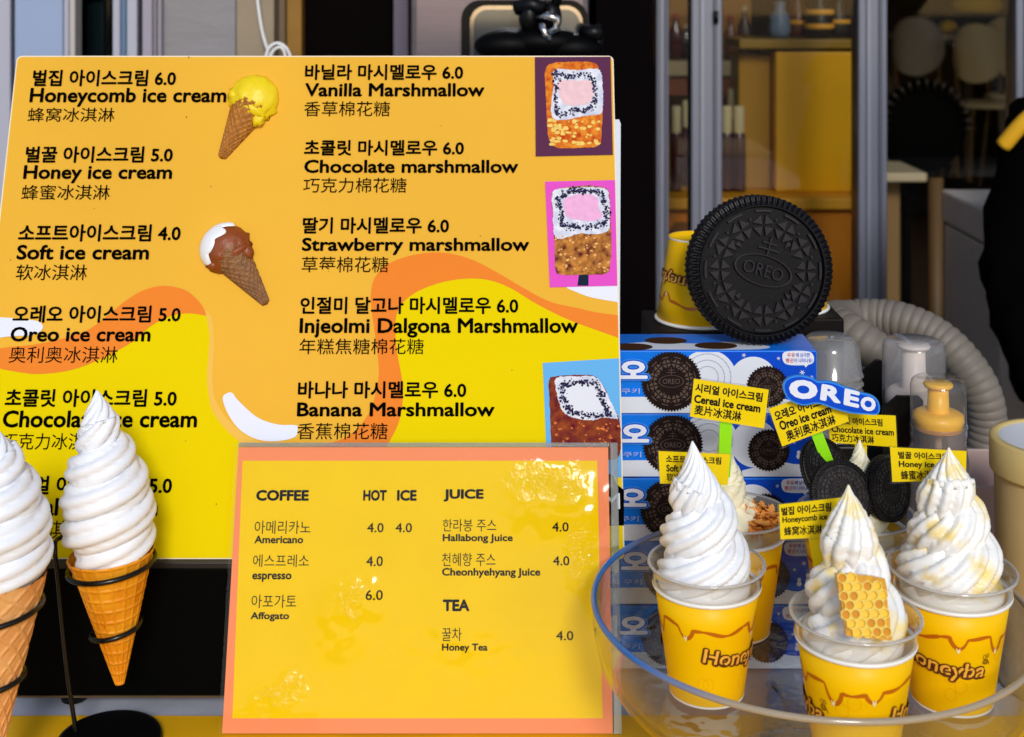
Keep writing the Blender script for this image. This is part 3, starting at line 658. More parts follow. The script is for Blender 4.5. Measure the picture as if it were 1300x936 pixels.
# ------------------------------------------------------------------ cookie cartons
CY, CX1, CX0, CH, CD = 1.245, (1037-U0)/F*1.245, 0.042, 0.0593, 0.06
def carton_proto():
    t = thing('cookie_carton', (CX0, CY, 0), 'x', 'carton', 'blue cookie cartons in the stack', local=True)
    W = CX1-CX0; H = CH-0.0006
    MB().bb(0, W, 0, CD, 0, H, 0.0008).build('carton_body', M_blue, t)
    fr = Frame((0, 0, 0), (1, 0, 0), (0, 0, 1)); sx = 1.245/F; X = lambda u: (u-U0)*sx-CX0; Z = lambda v: (527-v)*sx   # front seen row 445-525
    MB().flat([(0.001, 0.001), (W-0.001, 0.001), (W-0.001, Z(515)), (X(900), Z(507)), (X(830), Z(505)), (0.001, Z(506))], 0.0004, fr.M).build('white_band', M_wh2, t)
    MB().flat([(X(922), 0.001), (W-0.001, 0.001), (W-0.001, H-0.001), (X(905), H-0.001), (X(926), Z(490))], 0.0006, fr.M).build('navy_print', M_navy, t)
    # snowy ground and white trees on the right
    MB().flat([(X(940), 0.001), (W-0.001, 0.001), (W-0.001, Z(504))]+spline([(X(1037), Z(504)), (X(1010), Z(510)), (X(985), Z(506)), (X(960), Z(513)), (X(940), Z(518))], 5, False), 0.0008, fr.M).build('snow_print', M_wh2, t)
    mb = MB()
    for u, v, r in ((1024, 497, 4.5), (1024, 490, 3.6), (1033, 498, 4), (1012, 500, 3.2), (1012, 495, 2.5)):
        mb.flat([(X(u)+r*sx*cos(PI*k/8), Z(v)+r*sx*sin(PI*k/8)) for k in range(16)], 0.0009+0.0001*(u % 3), fr.M)
    mb.build('tree_print', M_wh2, t)
    # creamy swirl and printed cookie
    c = (X(898), Z(482))
    mb = MB(); mb.flat([(c[0]+37*sx*cos(PI*k/24)*1.0, min(c[1]+37*sx*sin(PI*k/24), H-0.001)) for k in range(48)], 0.0010, fr.M)
    mb.build('cream_print', M_wh2, t)
    mb = MB()
    for r in (30, 22, 14): 
        for k in range(30):
            a, b = PI*2*k/30, PI*2*(k+0.9)/30; rr = r+2*sin(a)
            mb.flat([(c[0]+q*sx*cos(z_), min(c[1]+q*sx*sin(z_), H-0.001)) for q, z_ in ((rr-0.9, a), (rr+0.5, a), (rr+0.5, b), (rr-0.9, b))], 0.0012, fr.M)
    mb.build('cream_swirl_print', mat('cream_shadow_print', (176, 184, 206), 0.4), t)
    c = (X(852), Z(485)); R = 38.5*sx; mb = MB(); poly = []
    for k in range(240):
        a = 2*PI*k/240; r = R*(1.0 if k % 4 < 2 else 0.95); poly.append((c[0]+r*cos(a), min(max(c[1]+r*sin(a), 0.0006), H-0.0006)))
    mb.flat(poly, 0.0014, fr.M); mb.build('cookie_print', M_cookp, t)
    cp = cookie_pattern(R*1.0, 0.0, True); MB().add(cp.v, cp.f, False, fr.M @ Matrix.Translation((c[0], c[1], 0.0017))).build('cookie_detail_print', M_cookl, t)
    c = (X(974), Z(492)); R2 = 27*sx
    MB().flat([(X(956)+30*sx*cos(PI*k/24), min(Z(484)+30*sx*sin(PI*k/24), H-0.001)) for k in range(48)], 0.0010, fr.M).build('cream_print', M_wh2, t)
    mb = MB(); mb.flat([(c[0]+R2*(1.0 if k % 4 < 2 else 0.94)*cos(2*PI*k/160), min(max(c[1]+R2*(1.0 if k % 4 < 2 else 0.94)*sin(2*PI*k/160), 0.0006), H-0.0006)) for k in range(160)], 0.0014, fr.M); mb.build('cookie_print', M_cookp, t)
    cp = cookie_pattern(R2, 0.0, True); MB().add(cp.v, cp.f, False, fr.M @ Matrix.Translation((c[0], c[1], 0.0017))).build('cookie_detail_print', M_cookl, t)
    mb = MB()
    for u, v, r in ((1018, 474, 3.2), (1006, 482, 2.2), (1030, 480, 2.4), (944, 452, 2.6), (988, 456, 2.2)):
        for q_ in range(3): a_ = PI*q_/3; d_ = (cos(a_)*r*sx, sin(a_)*r*sx); e_ = (-d_[1]*0.14, d_[0]*0.14); mb.flat([(X(u)-d_[0]-e_[0], Z(v)-d_[1]-e_[1]), (X(u)+d_[0]-e_[0], Z(v)+d_[1]-e_[1]), (X(u)+d_[0]+e_[0], Z(v)+d_[1]+e_[1]), (X(u)-d_[0]+e_[0], Z(v)-d_[1]+e_[1])], 0.0012+0.0001*q_, fr.M)
    mb.build('snowflake_print', M_wh2, t)
    # logo: light blue and navy cloud with white Hangul
    for off, zz, m in ((0.15, 0.0019, M_lblue), (0.10, 0.0021, M_navy), (0.05, 0.0023, M_whitep)):
        vs, fs, (a, b, c_, d) = text_mesh('오레오', off); v0, f0, (a0, b0, c0, d0) = text_mesh('오레오', 0.05)
        L = (X(822)-0.004)/(b0-a0); hh = (Z(457)-Z(485))/(d0-c0)
        MB().add([(0.004+(p[0]-a0)*L, min(max(Z(485)+(p[1]-c0)*hh, .0005), H-.0005), zz+p[2]) for p in vs], fs, False, fr.M).build('logo_print', m, t)
    vs, fs, (a, b, c_, d) = text_mesh('샌드위치 쿠키', 0.01); L = (X(812)-0.02)/(b-a); hh = (Z(494)-Z(501))/(d-c_)
    MB().add([(0.02+(p[0]-a)*L, Z(501)+(p[1]-c_)*hh, 0.0012) for p in vs], fs, False, fr.M).build('lettering', M_whitep, t)
    # speech bubble
    bub = spline([(X(993), Z(455)), (X(996), Z(448)), (X(1012), Z(446.5)), (X(1028), Z(448)), (X(1033), Z(455)), (X(1030), Z(463)), (X(1012), Z(465)), (X(997), Z(463))], 5)
    MB().flat(bub, 0.0010, fr.M).build('bubble_print', M_whitep, t); MB().flat([(X(1020), Z(464)), (X(1027), Z(463)), (X(1022.5), Z(467.5))], 0.0011, fr.M).build('bubble_print', M_whitep, t)
    for body, u0_, u1_, a_, b_, m in (('우유', 999, 1009, 449, 454.5, M_red), ('에 남극한', 1010, 1028, 449, 454.5, M_navy), ('펭귄', 997, 1007, 456, 461.5, M_red), ('이 나타나유!', 1008, 1031, 456, 461.5, M_navy)):
        vs, fs, (a, b, c_, d) = text_mesh(body, 0.012); L = (X(u1_)-X(u0_))/(b-a); hh = (Z(a_)-Z(b_))/(d-c_)
        MB().add([(X(u0_)+(p[0]-a)*L, Z(b_)+(p[1]-c_)*hh, 0.0013) for p in vs], fs, False, fr.M).build('lettering', m, t)
    # print on the top face
    ft = Frame((0, 0, H), (1, 0, 0), (0, 1, 0))
    MB().flat(spline([(0.03, 0.012), (0.09, 0.03), (0.13, 0.024), (0.17, 0.03), (0.20, 0.014), (0.18, 0.003), (0.10, 0.003), (0.04, 0.003)], 5), 0.0003, ft.M).build('white_print', M_wh2, t)
    for cx_, cy_ in ((0.105, 0.034), (0.150, 0.016), (0.07, 0.012)):
        MB().flat([(cx_+0.02*cos(PI*k/16), cy_+0.012*sin(PI*k/16)) for k in range(32)], 0.0006, ft.M).build('cookie_print', mat('print_cookie_brown', (70, 44, 28), 0.7, spec=0.05), t)
    return t
proto = carton_proto()
words = ['topmost blue cookie carton of the stack under the giant cookie', 'second blue cookie carton from the top of the stack', 'middle blue cookie carton of the five in the stack',
         'second blue cookie carton from the bottom of the stack, behind the soft serve cups', 'bottom blue cookie carton resting on the counter behind the glass stand']
for k in range(5):
    c = proto if k == 0 else copy_tree(proto)
    c.location = (CX0+(0, 0.0015, -0.001, 0.002, 0)[k], CY+(0, 0.001, 0, 0.0015, 0)[k], TZ+CH*(4-k)+0.0002); c['label'] = words[k]

# black stands behind the cartons that carry the upturned cups
TOP = TZ+CH*5
tt = MB().bb(0.135, 0.262, 1.308, 1.40, TZ, TOP, 0.002); tt.bb(0.2625, 0.338, 1.362, 1.46, TZ, TOP, 0.002)
tt.build('display_block', mat('block_dark', (20, 15, 14), 0.5, spec=0.1), label='dark display block behind the cookie cartons carrying two upturned cups', cat='stand')

# giant cookie
gR = 0.0695
Mg = Matrix.Rotation(math.radians(6), 4, 'Z') @ Matrix.Rotation(math.radians(84), 4, 'X') @ Matrix.Rotation(math.radians(-17), 4, 'Z')
gc = (( 963-U0)/F*1.277, 1.277, TOP+gR*0.997)
cookie(gc, gR, 0.032, 'giant black sandwich cookie standing upright on top of the blue cartons', Mg, M_cookb, teeth=76, fill=0.16, name='giant_cookie')

# ------------------------------------------------------------------ paper cups
CR, CB_, CHT = 0.0445, 0.0305, 0.0845
def wrap(vs, x0, ang0, scale_ang, z0, zscale, off, r_at):
    out = []
    for p in vs:
        a = ang0+(p[0]-x0)*scale_ang; z = z0+p[1]*zscale; r = r_at(z)+off+(p[2]*10 if len(p) > 2 else 0); out.append((r*sin(a), -r*cos(a), z))
    return out
def r_at(z): return CB_+(CR-CB_-0.0012)*z/CHT
def ribbon(pts, w_, off, mb):
    """a printed line on the cup wall: pts are (angle, height)"""
    vs = []; fs = []
    for i, (a, z) in enumerate(pts):
        p = Vector((a*0.04, z)); q = Vector((pts[min(i+1, len(pts)-1)][0]*0.04, pts[min(i+1, len(pts)-1)][1])); o = Vector((pts[max(i-1, 0)][0]*0.04, pts[max(i-1, 0)][1]))
        d = (q-o); d = d.normalized() if d.length > 0 else Vector((1, 0)); n_ = Vector((-d.y, d.x)); ww = w_(i/(len(pts)-1)) if callable(w_) else w_
        for s_ in (-1, 1):
            e = p+n_*ww*s_; r = r_at(e.y)+off; aa = e.x/0.04; vs.append((r*sin(aa), -r*cos(aa), e.y))
    for i in range(len(pts)-1): fs.append((2*i+1, 2*i, 2*i+2, 2*i+3))
    mb.add(vs, fs, True)
def cup_parts(t, lid=True):
    MB().lathe([(0.001, 0.0035), (CB_-0.001, 0.0035), (CB_-0.0005, 0.0), (CB_, 0.0), (CB_+0.0002, 0.002)]+[(r_at(z), z) for z in (0.003, 0.02, 0.04, 0.06, 0.0815)]+[(CR-0.0024, 0.0815), (CB_-0.001, 0.006)], 72).build('cup_wall', M_cup, t)
    rim = [(CR-0.0012+0.0018*cos(a*PI/6), CHT-0.0018+0.0018*sin(a*PI/6)) for a in range(13)]
    MB().lathe(rim, 72).build('rim', M_cupw, t)
    MB().lathe([(CB_+0.0003, 0.0), (CB_+0.0005, 0.0008), (CB_+0.0003, 0.0016)], 72).build('base_ring', M_cupw, t)
    mb = MB(); pts = []; n = 240
    drips_ = [0.35, 1.15, 1.9, 3.5, 4.3, 5.05]; dl = [0.008, 0.011, 0.007, 0.008, 0.011, 0.007]
    for k in range(n+1):
        a = 2*PI*k/n; z = 0.062+0.002*sin(3*a)+0.0012*sin(7*a+1)
        for d0, l_ in zip(drips_, dl):
            d = abs(a-d0)
            if d < 0.16: z -= l_*(cos(d/0.16*PI/2))**0.6
        pts.append((a, z))
    ribbon(pts, lambda s_: 0.0008+0.0008*abs(sin(s_*40)), 0.0003, mb); mb.build('drip_print', M_drip, t)
    mb = MB()
    for d0, l_ in zip(drips_, dl):
        ribbon([(d0-0.045+0.012*q, 0.0605-l_+0.0012*abs(q-3)) for q in range(7)], lambda s_: 0.0011*sin(PI*min(max(s_, 0.05), 0.95)), 0.0007, mb)
    mb.build('highlight_print', M_dripl, t)
    mb = MB()
    for cx_, cz in ((0.2, 0.018), (0.42, 0.0245), (0.2, 0.031), (-0.75, 0.02), (1.3, 0.047), (1.53, 0.0535), (2.4, 0.02), (2.62, 0.0265), (3.4, 0.02), (3.6, 0.0265), (4.4, 0.047), (5.4, 0.02)):
        ribbon([(cx_+0.135*cos(PI/3*k+PI/6), cz+0.0054*sin(PI/3*k+PI/6)) for k in range(7)], 0.0002, 0.0002, mb)
    mb.build('hexagon_print', M_hexl, t)
    for c0 in (0.0, PI):
        v0, f0, (a0, b0, c0_, d0) = text_mesh('Honeyba', 0.03, 0, 0.15); span = 1.78; sa = span/(b0-a0); zs = 0.0150/(d0-c0_)
        for off, dz, rr, m in ((0.100, 0.0, 0.0004, M_dbrown), (0.036, 0.0, 0.0008, M_lorange), (0.014, 0.0006, 0.0010, M_lyel)):
            vs, fs, _ = text_mesh('Honeyba', off, 0, 0.15)
            arc = [(p[0], p[1]+0.5*(((p[0]-a0)/(b0-a0)-0.5)**2)*0.9-0.35*((p[0]-a0)/(b0-a0)), p[2]) for p in vs]
            MB().add(wrap(arc, a0, c0-span/2, sa, 0.0370+dz, zs, rr, r_at), fs, False).build('logo_print', m, t)
        mb = MB(); bx, bz = c0+span/2+0.02, 0.0445
        ribbon([(bx+0.06*cos(PI*k/6), bz+0.0019*sin(PI*k/6)) for k in range(13)], 0.0003, 0.0006, mb)
        ribbon([(bx-0.03+0.035*cos(PI*k/6), bz+0.004+0.0016*sin(PI*k/6)) for k in range(13)], 0.0002, 0.0006, mb)
        ribbon([(bx+0.045+0.025*cos(PI*k/6), bz+0.0045+0.0015*sin(PI*k/6)) for k in range(13)], 0.0002, 0.0006, mb)
        ribbon([(bx-0.02, bz-0.0018), (bx-0.015, bz+0.0018)], 0.0003, 0.0006, mb); ribbon([(bx+0.02, bz-0.0018), (bx+0.025, bz+0.0018)], 0.0003, 0.0006, mb)
        ribbon([(bx+0.06, bz), (bx+0.1, bz-0.002), (bx+0.09, bz-0.003)], 0.0003, 0.0006, mb)
        mb.build('bee_print', M_dbrown, t)
    if lid:
        prof = [(CR-0.0022, CHT-0.004), (CR+0.0004, CHT+0.0004), (CR-0.0004, CHT+0.003), (CR+0.0005, CHT+0.009), (CR+0.0016, CHT+0.0125), (CR+0.0034, CHT+0.0135), (CR+0.0037, CHT+0.0147), (CR+0.0028, CHT+0.0156), (CR+0.0014, CHT+0.0152)]
        MB().lathe(prof, 80).build('lid_collar', M_lid, t)
        MB().lathe([(CR+0.0034+0.0011*cos(a*PI/6), CHT+0.0146+0.0011*sin(a*PI/6)) for a in range(13)], 80).build('lid_rim', M_lidr, t)
FLOOR = -0.548
def place_cup(name, x, y, z, rot, label, sx=1.0, sz=1.0, flip=False, group='yellow ice cream cups', lid=True):
    t = thing(name, (x, y, z), label, 'cup', group, local=True)
    if place_cup.src is None:
        cup_parts(t); place_cup.src = t
    else:
        for ch_ in place_cup.src.children:
            if not lid and ch_.name.startswith('lid'): continue
            c = ch_.copy(); COL.objects.link(c); c.parent = t
    face = math.atan2(x, y)                       # turn so that angle 0 looks at the camera
    t.rotation_euler = (PI if flip else 0, 0, -face+rot)
    t.scale = (sx, sx, sz)
    if flip: t.location.z = z+CHT*sz
    return t
place_cup.src = None
XL, YL = (897-U0)/F*1.04, 1.04; XR, YR = (1208-U0)/F*1.03, 1.03; XF, YF = (1086-U0)/F*0.955, 0.955
XC, YC = (933-U0)/F*1.139, 1.139; XO, YO = (1086-U0)/F*1.139, 1.139
cL = place_cup('ice_cream_cup', XL, YL, FLOOR, 0.80, 'yellow cup of plain white soft serve, leftmost on the glass stand', 0.935, 1.0)
cR = place_cup('ice_cream_cup', XR, YR, FLOOR, -0.22, 'yellow cup of soft serve drizzled with honey, at the right of the glass stand', 0.995, 1.0)
cF = place_cup('ice_cream_cup', XF, YF, FLOOR, -1.55, 'yellow cup of soft serve carrying a piece of honeycomb, at the front of the stand', 0.955, 1.0)
cC = place_cup('ice_cream_cup', XC, YC, FLOOR, 2.5, 'yellow cup of soft serve with cereal flakes, behind the leftmost cup', 0.95, 1.0)
cO = place_cup('ice_cream_cup', XO, YO, FLOOR, 2.9, 'yellow cup of soft serve topped with black sandwich cookies', 1.02, 1.0)
place_cup('upturned_cup', (890-U0)/F*1.345, 1.36, TOP, -0.62, 'empty yellow cup turned upside down left of the giant cookie', 1.0, 1.0, True, 'upturned yellow cups', False)
place_cup('upturned_cup', 0.289, 1.412, TOP, 1.4, 'empty yellow cup turned upside down, mostly hidden behind the giant cookie', 1.0, 1.0, True, 'upturned yellow cups', False)

# swirls: own things resting in the cups
HZ = FLOOR+CHT
def swirl_in(name, label, x, y, z0, prof, pitch, lobes, amp, twist, ph0, m=None, lean=None, wob=0.10, fat=0.70, honey=None, tip_turns=2.0, seg=96):
    t = thing(name, (x, y, z0), label, 'ice cream', 'soft serve swirls in cups', local=True)
    sweep_swirl(prof, pitch, lobes, amp, twist, seg, None, ph0, fat, wob, lean, tip_turns).build('swirl', m or M_cream, t)
    rb = prof[0][1]*1.03
    MB().lathe([(rb*0.90, -0.013), (rb*0.985, -0.006), (rb, -0.0005), (rb*0.97, 0.003), (rb*0.6, 0.007), (0.0005, 0.008)], 64).build('cream_bed', m or M_cream, t)
    return t
k_ = 1.04/F
def pr(rows_, Y, vb):
    """half widths in photo pixels by row -> (height, radius), bottom up"""
    o = []
    for v, hw in rows_: o.append(((vb-v)/F*Y*1.06, hw/F*Y))
    return o
pl = pr([(738, 57), (728, 61), (716, 60), (705, 56), (680, 50), (655, 42), (640, 37), (622, 26), (604, 16), (590, 9), (580, 4.5), (572, 0.8)], YL, 738)
swirl_in('soft_serve_swirl', 'tall plain white soft serve swirl in the leftmost cup', XL-0.002, YL, HZ+0.001, pl, 0.030, 13, 0.24, 0.6, 2.3, lean=(-0.009, 0), wob=0.045, fat=0.68, tip_turns=2.2)
M_honeyed = mat('soft_serve_honey', (250, 249, 246), 0.3, col2=(250, 224, 140), vscale=38)
def honey_mat():
    m = M_honeyed; r = [q for q in m.node_tree.nodes if q.type == 'VALTORGB'][0]
    r.color_ramp.elements[0].position = 0.52; r.color_ramp.elements[1].position = 0.66
honey_mat()
prr = pr([(745, 62), (736, 67), (722, 66), (700, 56), (670, 46), (645, 40), (630, 34), (612, 22), (598, 12), (588, 5), (580, 0.8)], YR, 745)
swirl_in('soft_serve_swirl', 'tall soft serve swirl streaked with golden honey in the right cup', XR, YR, HZ+0.001, prr, 0.028, 10, 0.32, 1.2, 0.6, M_honeyed, (-0.002, 0), 0.06, tip_turns=2.2)
pf = pr([(802, 62), (790, 67), (770, 63), (745, 50), (720, 44), (700, 37), (682, 31), (665, 24), (650, 15), (636, 6), (625, 0.8)], YF, 802)
swirl_in('soft_serve_swirl', 'soft serve swirl with a honeycomb piece leaning on it in the front cup', XF-0.002, YF, HZ+0.001, pf, 0.030, 10, 0.28, 0.9, 3.4, M_honeyed, (-0.003, 0), 0.06, tip_turns=2.2)
M_ivory = mat('soft_serve_ivory', (250, 242, 208), 0.42, var=0.04, vscale=60)
pc = pr([(690, 44), (670, 42), (650, 34), (630, 26), (610, 20), (590, 12), (578, 5), (566, 0.8)], YC, 690)
swirl_in('soft_serve_swirl', 'ivory soft serve swirl beside cereal flakes behind the leftmost swirl', XC-0.006, YC, HZ-0.008, pc, 0.024, 6, 0.16, 0.4, 1.0, M_ivory, (-0.006, 0))
po = pr([(690, 42), (670, 38), (650, 30), (630, 22), (612, 18), (598, 12), (584, 6), (573, 0.8)], YO, 690)
swirl_in('soft_serve_swirl', 'ivory soft serve tip rising between the black cookies', XO+0.004, YO+0.002, HZ-0.008, po, 0.024, 7, 0.16, 0.3, 1.0, M_ivory)

# cereal flakes
mb = MB()
for k in range(190):
    a = random.uniform(-1.2, 1.3); r = random.uniform(0.014, 0.039); c = Vector((XC+r*cos(a), YC-r*sin(a)*0.9, HZ+0.006+random.uniform(0, 0.016)*(1.1-(r-0.014)/0.03)))
    Rm = Matrix.Translation(c) @ Matrix.Rotation(random.uniform(0, 6), 4, 'Z') @ Matrix.Rotation(random.uniform(-1, 1), 4, 'X'); s_ = random.uniform(0.0025, 0.005)
    vs = []; fs = []
    for j in range(4):
        for i in range(4):
            x = (i/3-0.5)*2; y = (j/3-0.5)*2; vs.append((x*s_*random.uniform(.8, 1.1), y*s_*0.8*random.uniform(.8, 1.1), s_*0.35*(x*x+y*y)*random.uniform(0.3, 1)))
    for j in range(3):
        for i in range(3): fs.append((j*4+i, j*4+i+1, j*4+i+5, j*4+i+4))
    mb.add(vs, fs, True, Rm)
mb.build('cereal_flakes', mat('cereal_orange', (232, 156, 70), 0.5, var=0.2, vscale=120), label='crumpled golden cereal flakes beside the ivory swirl in the cereal cup', cat='cereal', kind='stuff')

# cookies in the cookie cup
def cm(yaw, pitch, roll=0): return Matrix.Rotation(math.radians(yaw), 4, 'Z') @ Matrix.Rotation(math.radians(90-pitch), 4, 'X') @ Matrix.Rotation(math.radians(roll), 4, 'Z')
cookie(P(1068, 628, YO-0.026), 0.0275, 0.0095, 'black cookie facing the viewer at the front of the cookie cup', cm(12, 24, 10), M_cook, 'cookies on the ice cream', 60)
cookie(P(1049, 598, YO-0.006), 0.0275, 0.0095, 'black cookie leaning left behind the front cookie with its cream edge showing', cm(40, 30, 40), M_cook, 'cookies on the ice cream', 60)
cookie(P(1127, 620, YO-0.010), 0.0268, 0.0095, 'black cookie turned sideways at the right of the cookie cup', cm(38, 14, 0), M_cook, 'cookies on the ice cream', 60, 0.16)

# honeycomb slab on the front swirl
hc = Frame(P(1062, 812, 0.900), (1, 0.0, 0.035), (-0.06, 0.30, 1)); t = thing('honeycomb_slab', P(1100, 770, 0.900), 'small golden rectangular slab of honeycomb on the front cup', 'honeycomb')
q = hc.pts([(1076, 809), (1133, 813), (1125, 735), (1063, 728)]); q = jag(spline(q, 1), 0.0006, 6)
M_hny = mat('honeycomb_gold', (226, 170, 14), 0.2, col2=(196, 132, 0), vscale=120, spec=0.4)
MB().prism(q, -0.009, -0.0022, hc.M).build('comb_base', M_hny, t)
M_wax = mat('wax_pale', (236, 196, 62), 0.3, spec=0.3); M_wall = mat('wax_wall', (250, 214, 92), 0.18, spec=0.4, var=0.12, vscale=150); M_deep = mat('wax_deep', (204, 138, 4), 0.2, spec=0.4)
s_ = 0.0033; rows_ = 0
def inside(p, poly):
    c = False; n = len(poly)
    for i in range(n):
        a, b = poly[i], poly[i-1]
        if (a[1] > p[1]) != (b[1] > p[1]) and p[0] < (b[0]-a[0])*(p[1]-a[1])/(b[1]-a[1])+a[0]: c = not c
    return c
cellm = []
for kind_ in range(2):
    mbc = MB(); r1, r0 = s_*1.14, s_*0.86
    o = [(r1*cos(PI/3*k+PI/6), r1*sin(PI/3*k+PI/6), 0) for k in range(6)]; o2 = [(p[0], p[1], 0.0026) for p in o]
    i2 = [(r0*cos(PI/6*k), r0*sin(PI/6*k), 0.0026) for k in range(12)]; i0 = [(p[0]*0.86, p[1]*0.86, 0.0004) for p in i2]
    vs = o+o2+i2+i0; fs = [(k, (k+1) % 6, 6+(k+1) % 6, 6+k) for k in range(6)]
    for k in range(6):
        a = 12+(2*k+1) % 12; b = 12+(2*k+2) % 12; c = 12+(2*k+3) % 12
        fs += [(6+k, 6+(k+1) % 6, c), (6+k, c, b), (6+k, b, a)]
    for k in range(12): fs.append((12+k, 12+(k+1) % 12, 24+(k+1) % 12, 24+k))
    fs.append(tuple(24+k for k in range(12)))
    mbc.add(vs, fs); mc = mbc.mesh('wax_cell', M_wall); mc.materials.append(M_wax if kind_ else M_deep); mc.polygons[len(fs)-1].material_index = 1; cellm.append(mc)
ys = [p[1] for p in q]; xs = [p[0] for p in q]
yy = min(ys); r_ = 0
while yy < max(ys):
    xx = min(xs)+(s_ if r_ % 2 else 0)
    while xx < max(xs):
        if all(inside((xx+0.45*s_*cos(PI/3*k), yy+0.45*s_*sin(PI/3*k)), q) for k in range(6)):
            o = link('wax_cell', cellm[1 if random.random() < 0.4 else 0], t); o.parent = t
            o.matrix_local = Matrix.Translation(-t.location) @ hc.M @ Matrix.Translation((xx, yy, -0.0022))
        xx += 2*s_
    yy += s_*1.732; r_ += 1

# ------------------------------------------------------------------ tags in the ice creams
def tag_card(corners, Y, rows_, label, stick, stick_m, tilt=(0, 0)):
    c = [P(u, v, Y) for u, v in corners]
    ex = c[1]-c[0]; fr = Frame(c[3], (ex.x, tilt[0], ex.z), (c[0]-c[3])+Vector((0, tilt[1], 0)))
    base = (c[2]+c[3])/2; t = thing('flavour_tag', base, label, 'tag', 'yellow flavour tags')
    ql = fr.pts(corners)
    cx_ = sum(p[0] for p in ql)/4; cy_ = sum(p[1] for p in ql)/4
    big = [(cx_+(p[0]-cx_)*1.035, cy_+(p[1]-cy_)*1.07) for p in ql]
    MB().prism(ql[::-1], -0.0008, 0, fr.M).build('card', M_tag, t)
    MB().prism(big[::-1], -0.0011, 0.0010, fr.M).build('lamination', M_film, t)
    MB().prism(fr.pts(stick)[::-1], -0.0030, -0.0013, fr.M).build('stick', stick_m, t)
    O, X_, Yv = Vector(ql[3]), None, None
    for body, a, b, lo, hi, wt in rows_:       # a,b,lo,hi as fractions of the card
        vs, fs, (x0_, x1_, y0_, y1_) = text_mesh(body, wt)
        out = []
        for p in vs:
            s1 = a+(b-a)*(p[0]-x0_)/(x1_-x0_); s2 = lo+(hi-lo)*(p[1]-y0_)/(y1_-y0_)
            bot = Vector(ql[3]).lerp(Vector(ql[2]), s1); top_ = Vector(ql[0]).lerp(Vector(ql[1]), s1); e = bot.lerp(top_, s2); out.append((e.x, e.y, 0.0003+p[2]))
        MB().add(out, fs, False, fr.M).build('lettering', M_ink2, t)
    return t, fr
tag_card([(881, 481), (976, 495), (970, 544), (876, 529)], 1.125, [('시리얼 아이스크림', 0.03, 0.93, 0.66, 0.90, 0.032), ('Cereal ice cream', 0.03, 0.92, 0.38, 0.60, 0.037), ('麦片冰淇淋', 0.05, 0.68, 0.08, 0.34, 0.020)],
         'yellow tag lettered Cereal ice cream on a green stick', [(914, 536), (930, 538), (926, 640), (911, 640)], M_green)
tag_card([(976, 519), (1066, 490), (1078, 535), (993, 567)], 1.132, [('오레오 아이스크림', 0.04, 0.86, 0.64, 0.90, 0.032), ('Oreo ice cream', 0.06, 0.80, 0.38, 0.62, 0.037), ('奥利奥冰淇淋', 0.10, 0.82, 0.06, 0.34, 0.020)],
         'tilted yellow tag lettered Oreo ice cream under the blue logo', [(1030, 552), (1044, 548), (1080, 640), (1066, 645)], M_green)
tag_card([(1050, 524), (1137, 528), (1139, 568), (1054, 562)], 1.162, [('초콜릿 아이스크림', -0.10+0.16, 0.80, 0.64, 0.88, 0.027), ('Chocolate ice cream', 0.04, 0.96, 0.36, 0.58, 0.027), ('巧克力冰淇淋', 0.03, 0.66, 0.06, 0.32, 0.017)],
         'yellow tag lettered Chocolate ice cream partly behind the tilted tag', [(1086, 563), (1101, 565), (1101, 650), (1086, 650)], M_tag)
tag_card([(836, 573), (927, 577), (924, 616), (838, 614)], 1.085, [('소프트 아이스크림', 0.10, 0.88, 0.66, 0.90, 0.027), ('Soft ice cream', 0.10, 0.72, 0.38, 0.60, 0.032), ('软冰淇淋', 0.10, 0.48, 0.08, 0.34, 0.017)],
         'yellow tag lettered Soft ice cream behind the plain white swirl', [(880, 612), (893, 612), (893, 730), (880, 730)], M_tag)
tag_card([(989, 641), (1074, 631.5), (1072, 681), (991, 685)], 0.992, [('벌집 아이스크림', 0.03, 0.78, 0.68, 0.92, 0.032), ('Honeycomb ice cream', 0.04, 1.02, 0.42, 0.64, 0.027), ('蜂窝冰淇淋', 0.06, 0.65, 0.10, 0.36, 0.017)],
         'yellow tag lettered Honeycomb ice cream left of the front swirl', [(1027, 682), (1042, 681), (1060, 790), (1046, 790)], M_tag)
tag_card([(1130, 568), (1227, 573), (1226, 610), (1133, 612)], 1.068, [('벌꿀 아이스크림', 0.10, 0.76, 0.68, 0.90, 0.027), ('Honey ice cream', 0.10, 0.90, 0.38, 0.62, 0.027), ('蜂蜜冰淇淋', 0.12, 0.64, 0.06, 0.34, 0.017)],
         'yellow tag lettered Honey ice cream left of the honeyed swirl tip', [(1171, 608), (1187, 609), (1190, 720), (1176, 720)], M_tag)

# blue brand logo topper
lf = Frame(P(994, 530, 1.122), (1, 0, -0.22), (0.1, 0.0, 1)); t = thing('logo_topper', P(1055, 527, 1.122), 'blue and white OREO logo plate in front of the tilted tag', 'logo sign')
zz = lambda l: [(975+a/6.69, 460+b/6.69) for a, b in l]
ol = zz([(128, 215), (150, 150), (215, 117), (290, 112), (370, 132), (430, 162), (500, 160), (580, 178), (660, 212), (730, 232), (790, 258), (870, 276), (925, 312), (950, 370), (945, 425), (915, 447), (850, 445), (770, 440), (700, 432), (560, 396), (470, 362), (400, 352), (310, 368), (225, 345), (160, 300)])
oc = [(p[0]-sum(q[0] for q in ol)/len(ol), p[1]-sum(q[1] for q in ol)/len(ol)) for p in ol]; mx = sum(q[0] for q in ol)/len(ol); my = sum(q[1] for q in ol)/len(ol)
def shrink(pl_, d):
    o = []; n = len(pl_)
    for i in range(n):
        a = Vector(pl_[i-1]); b = Vector(pl_[(i+1) % n]); tdir = (b-a).normalized(); nn = Vector((-tdir.y, tdir.x)); o.append(tuple(Vector(pl_[i])+nn*d))
    return o
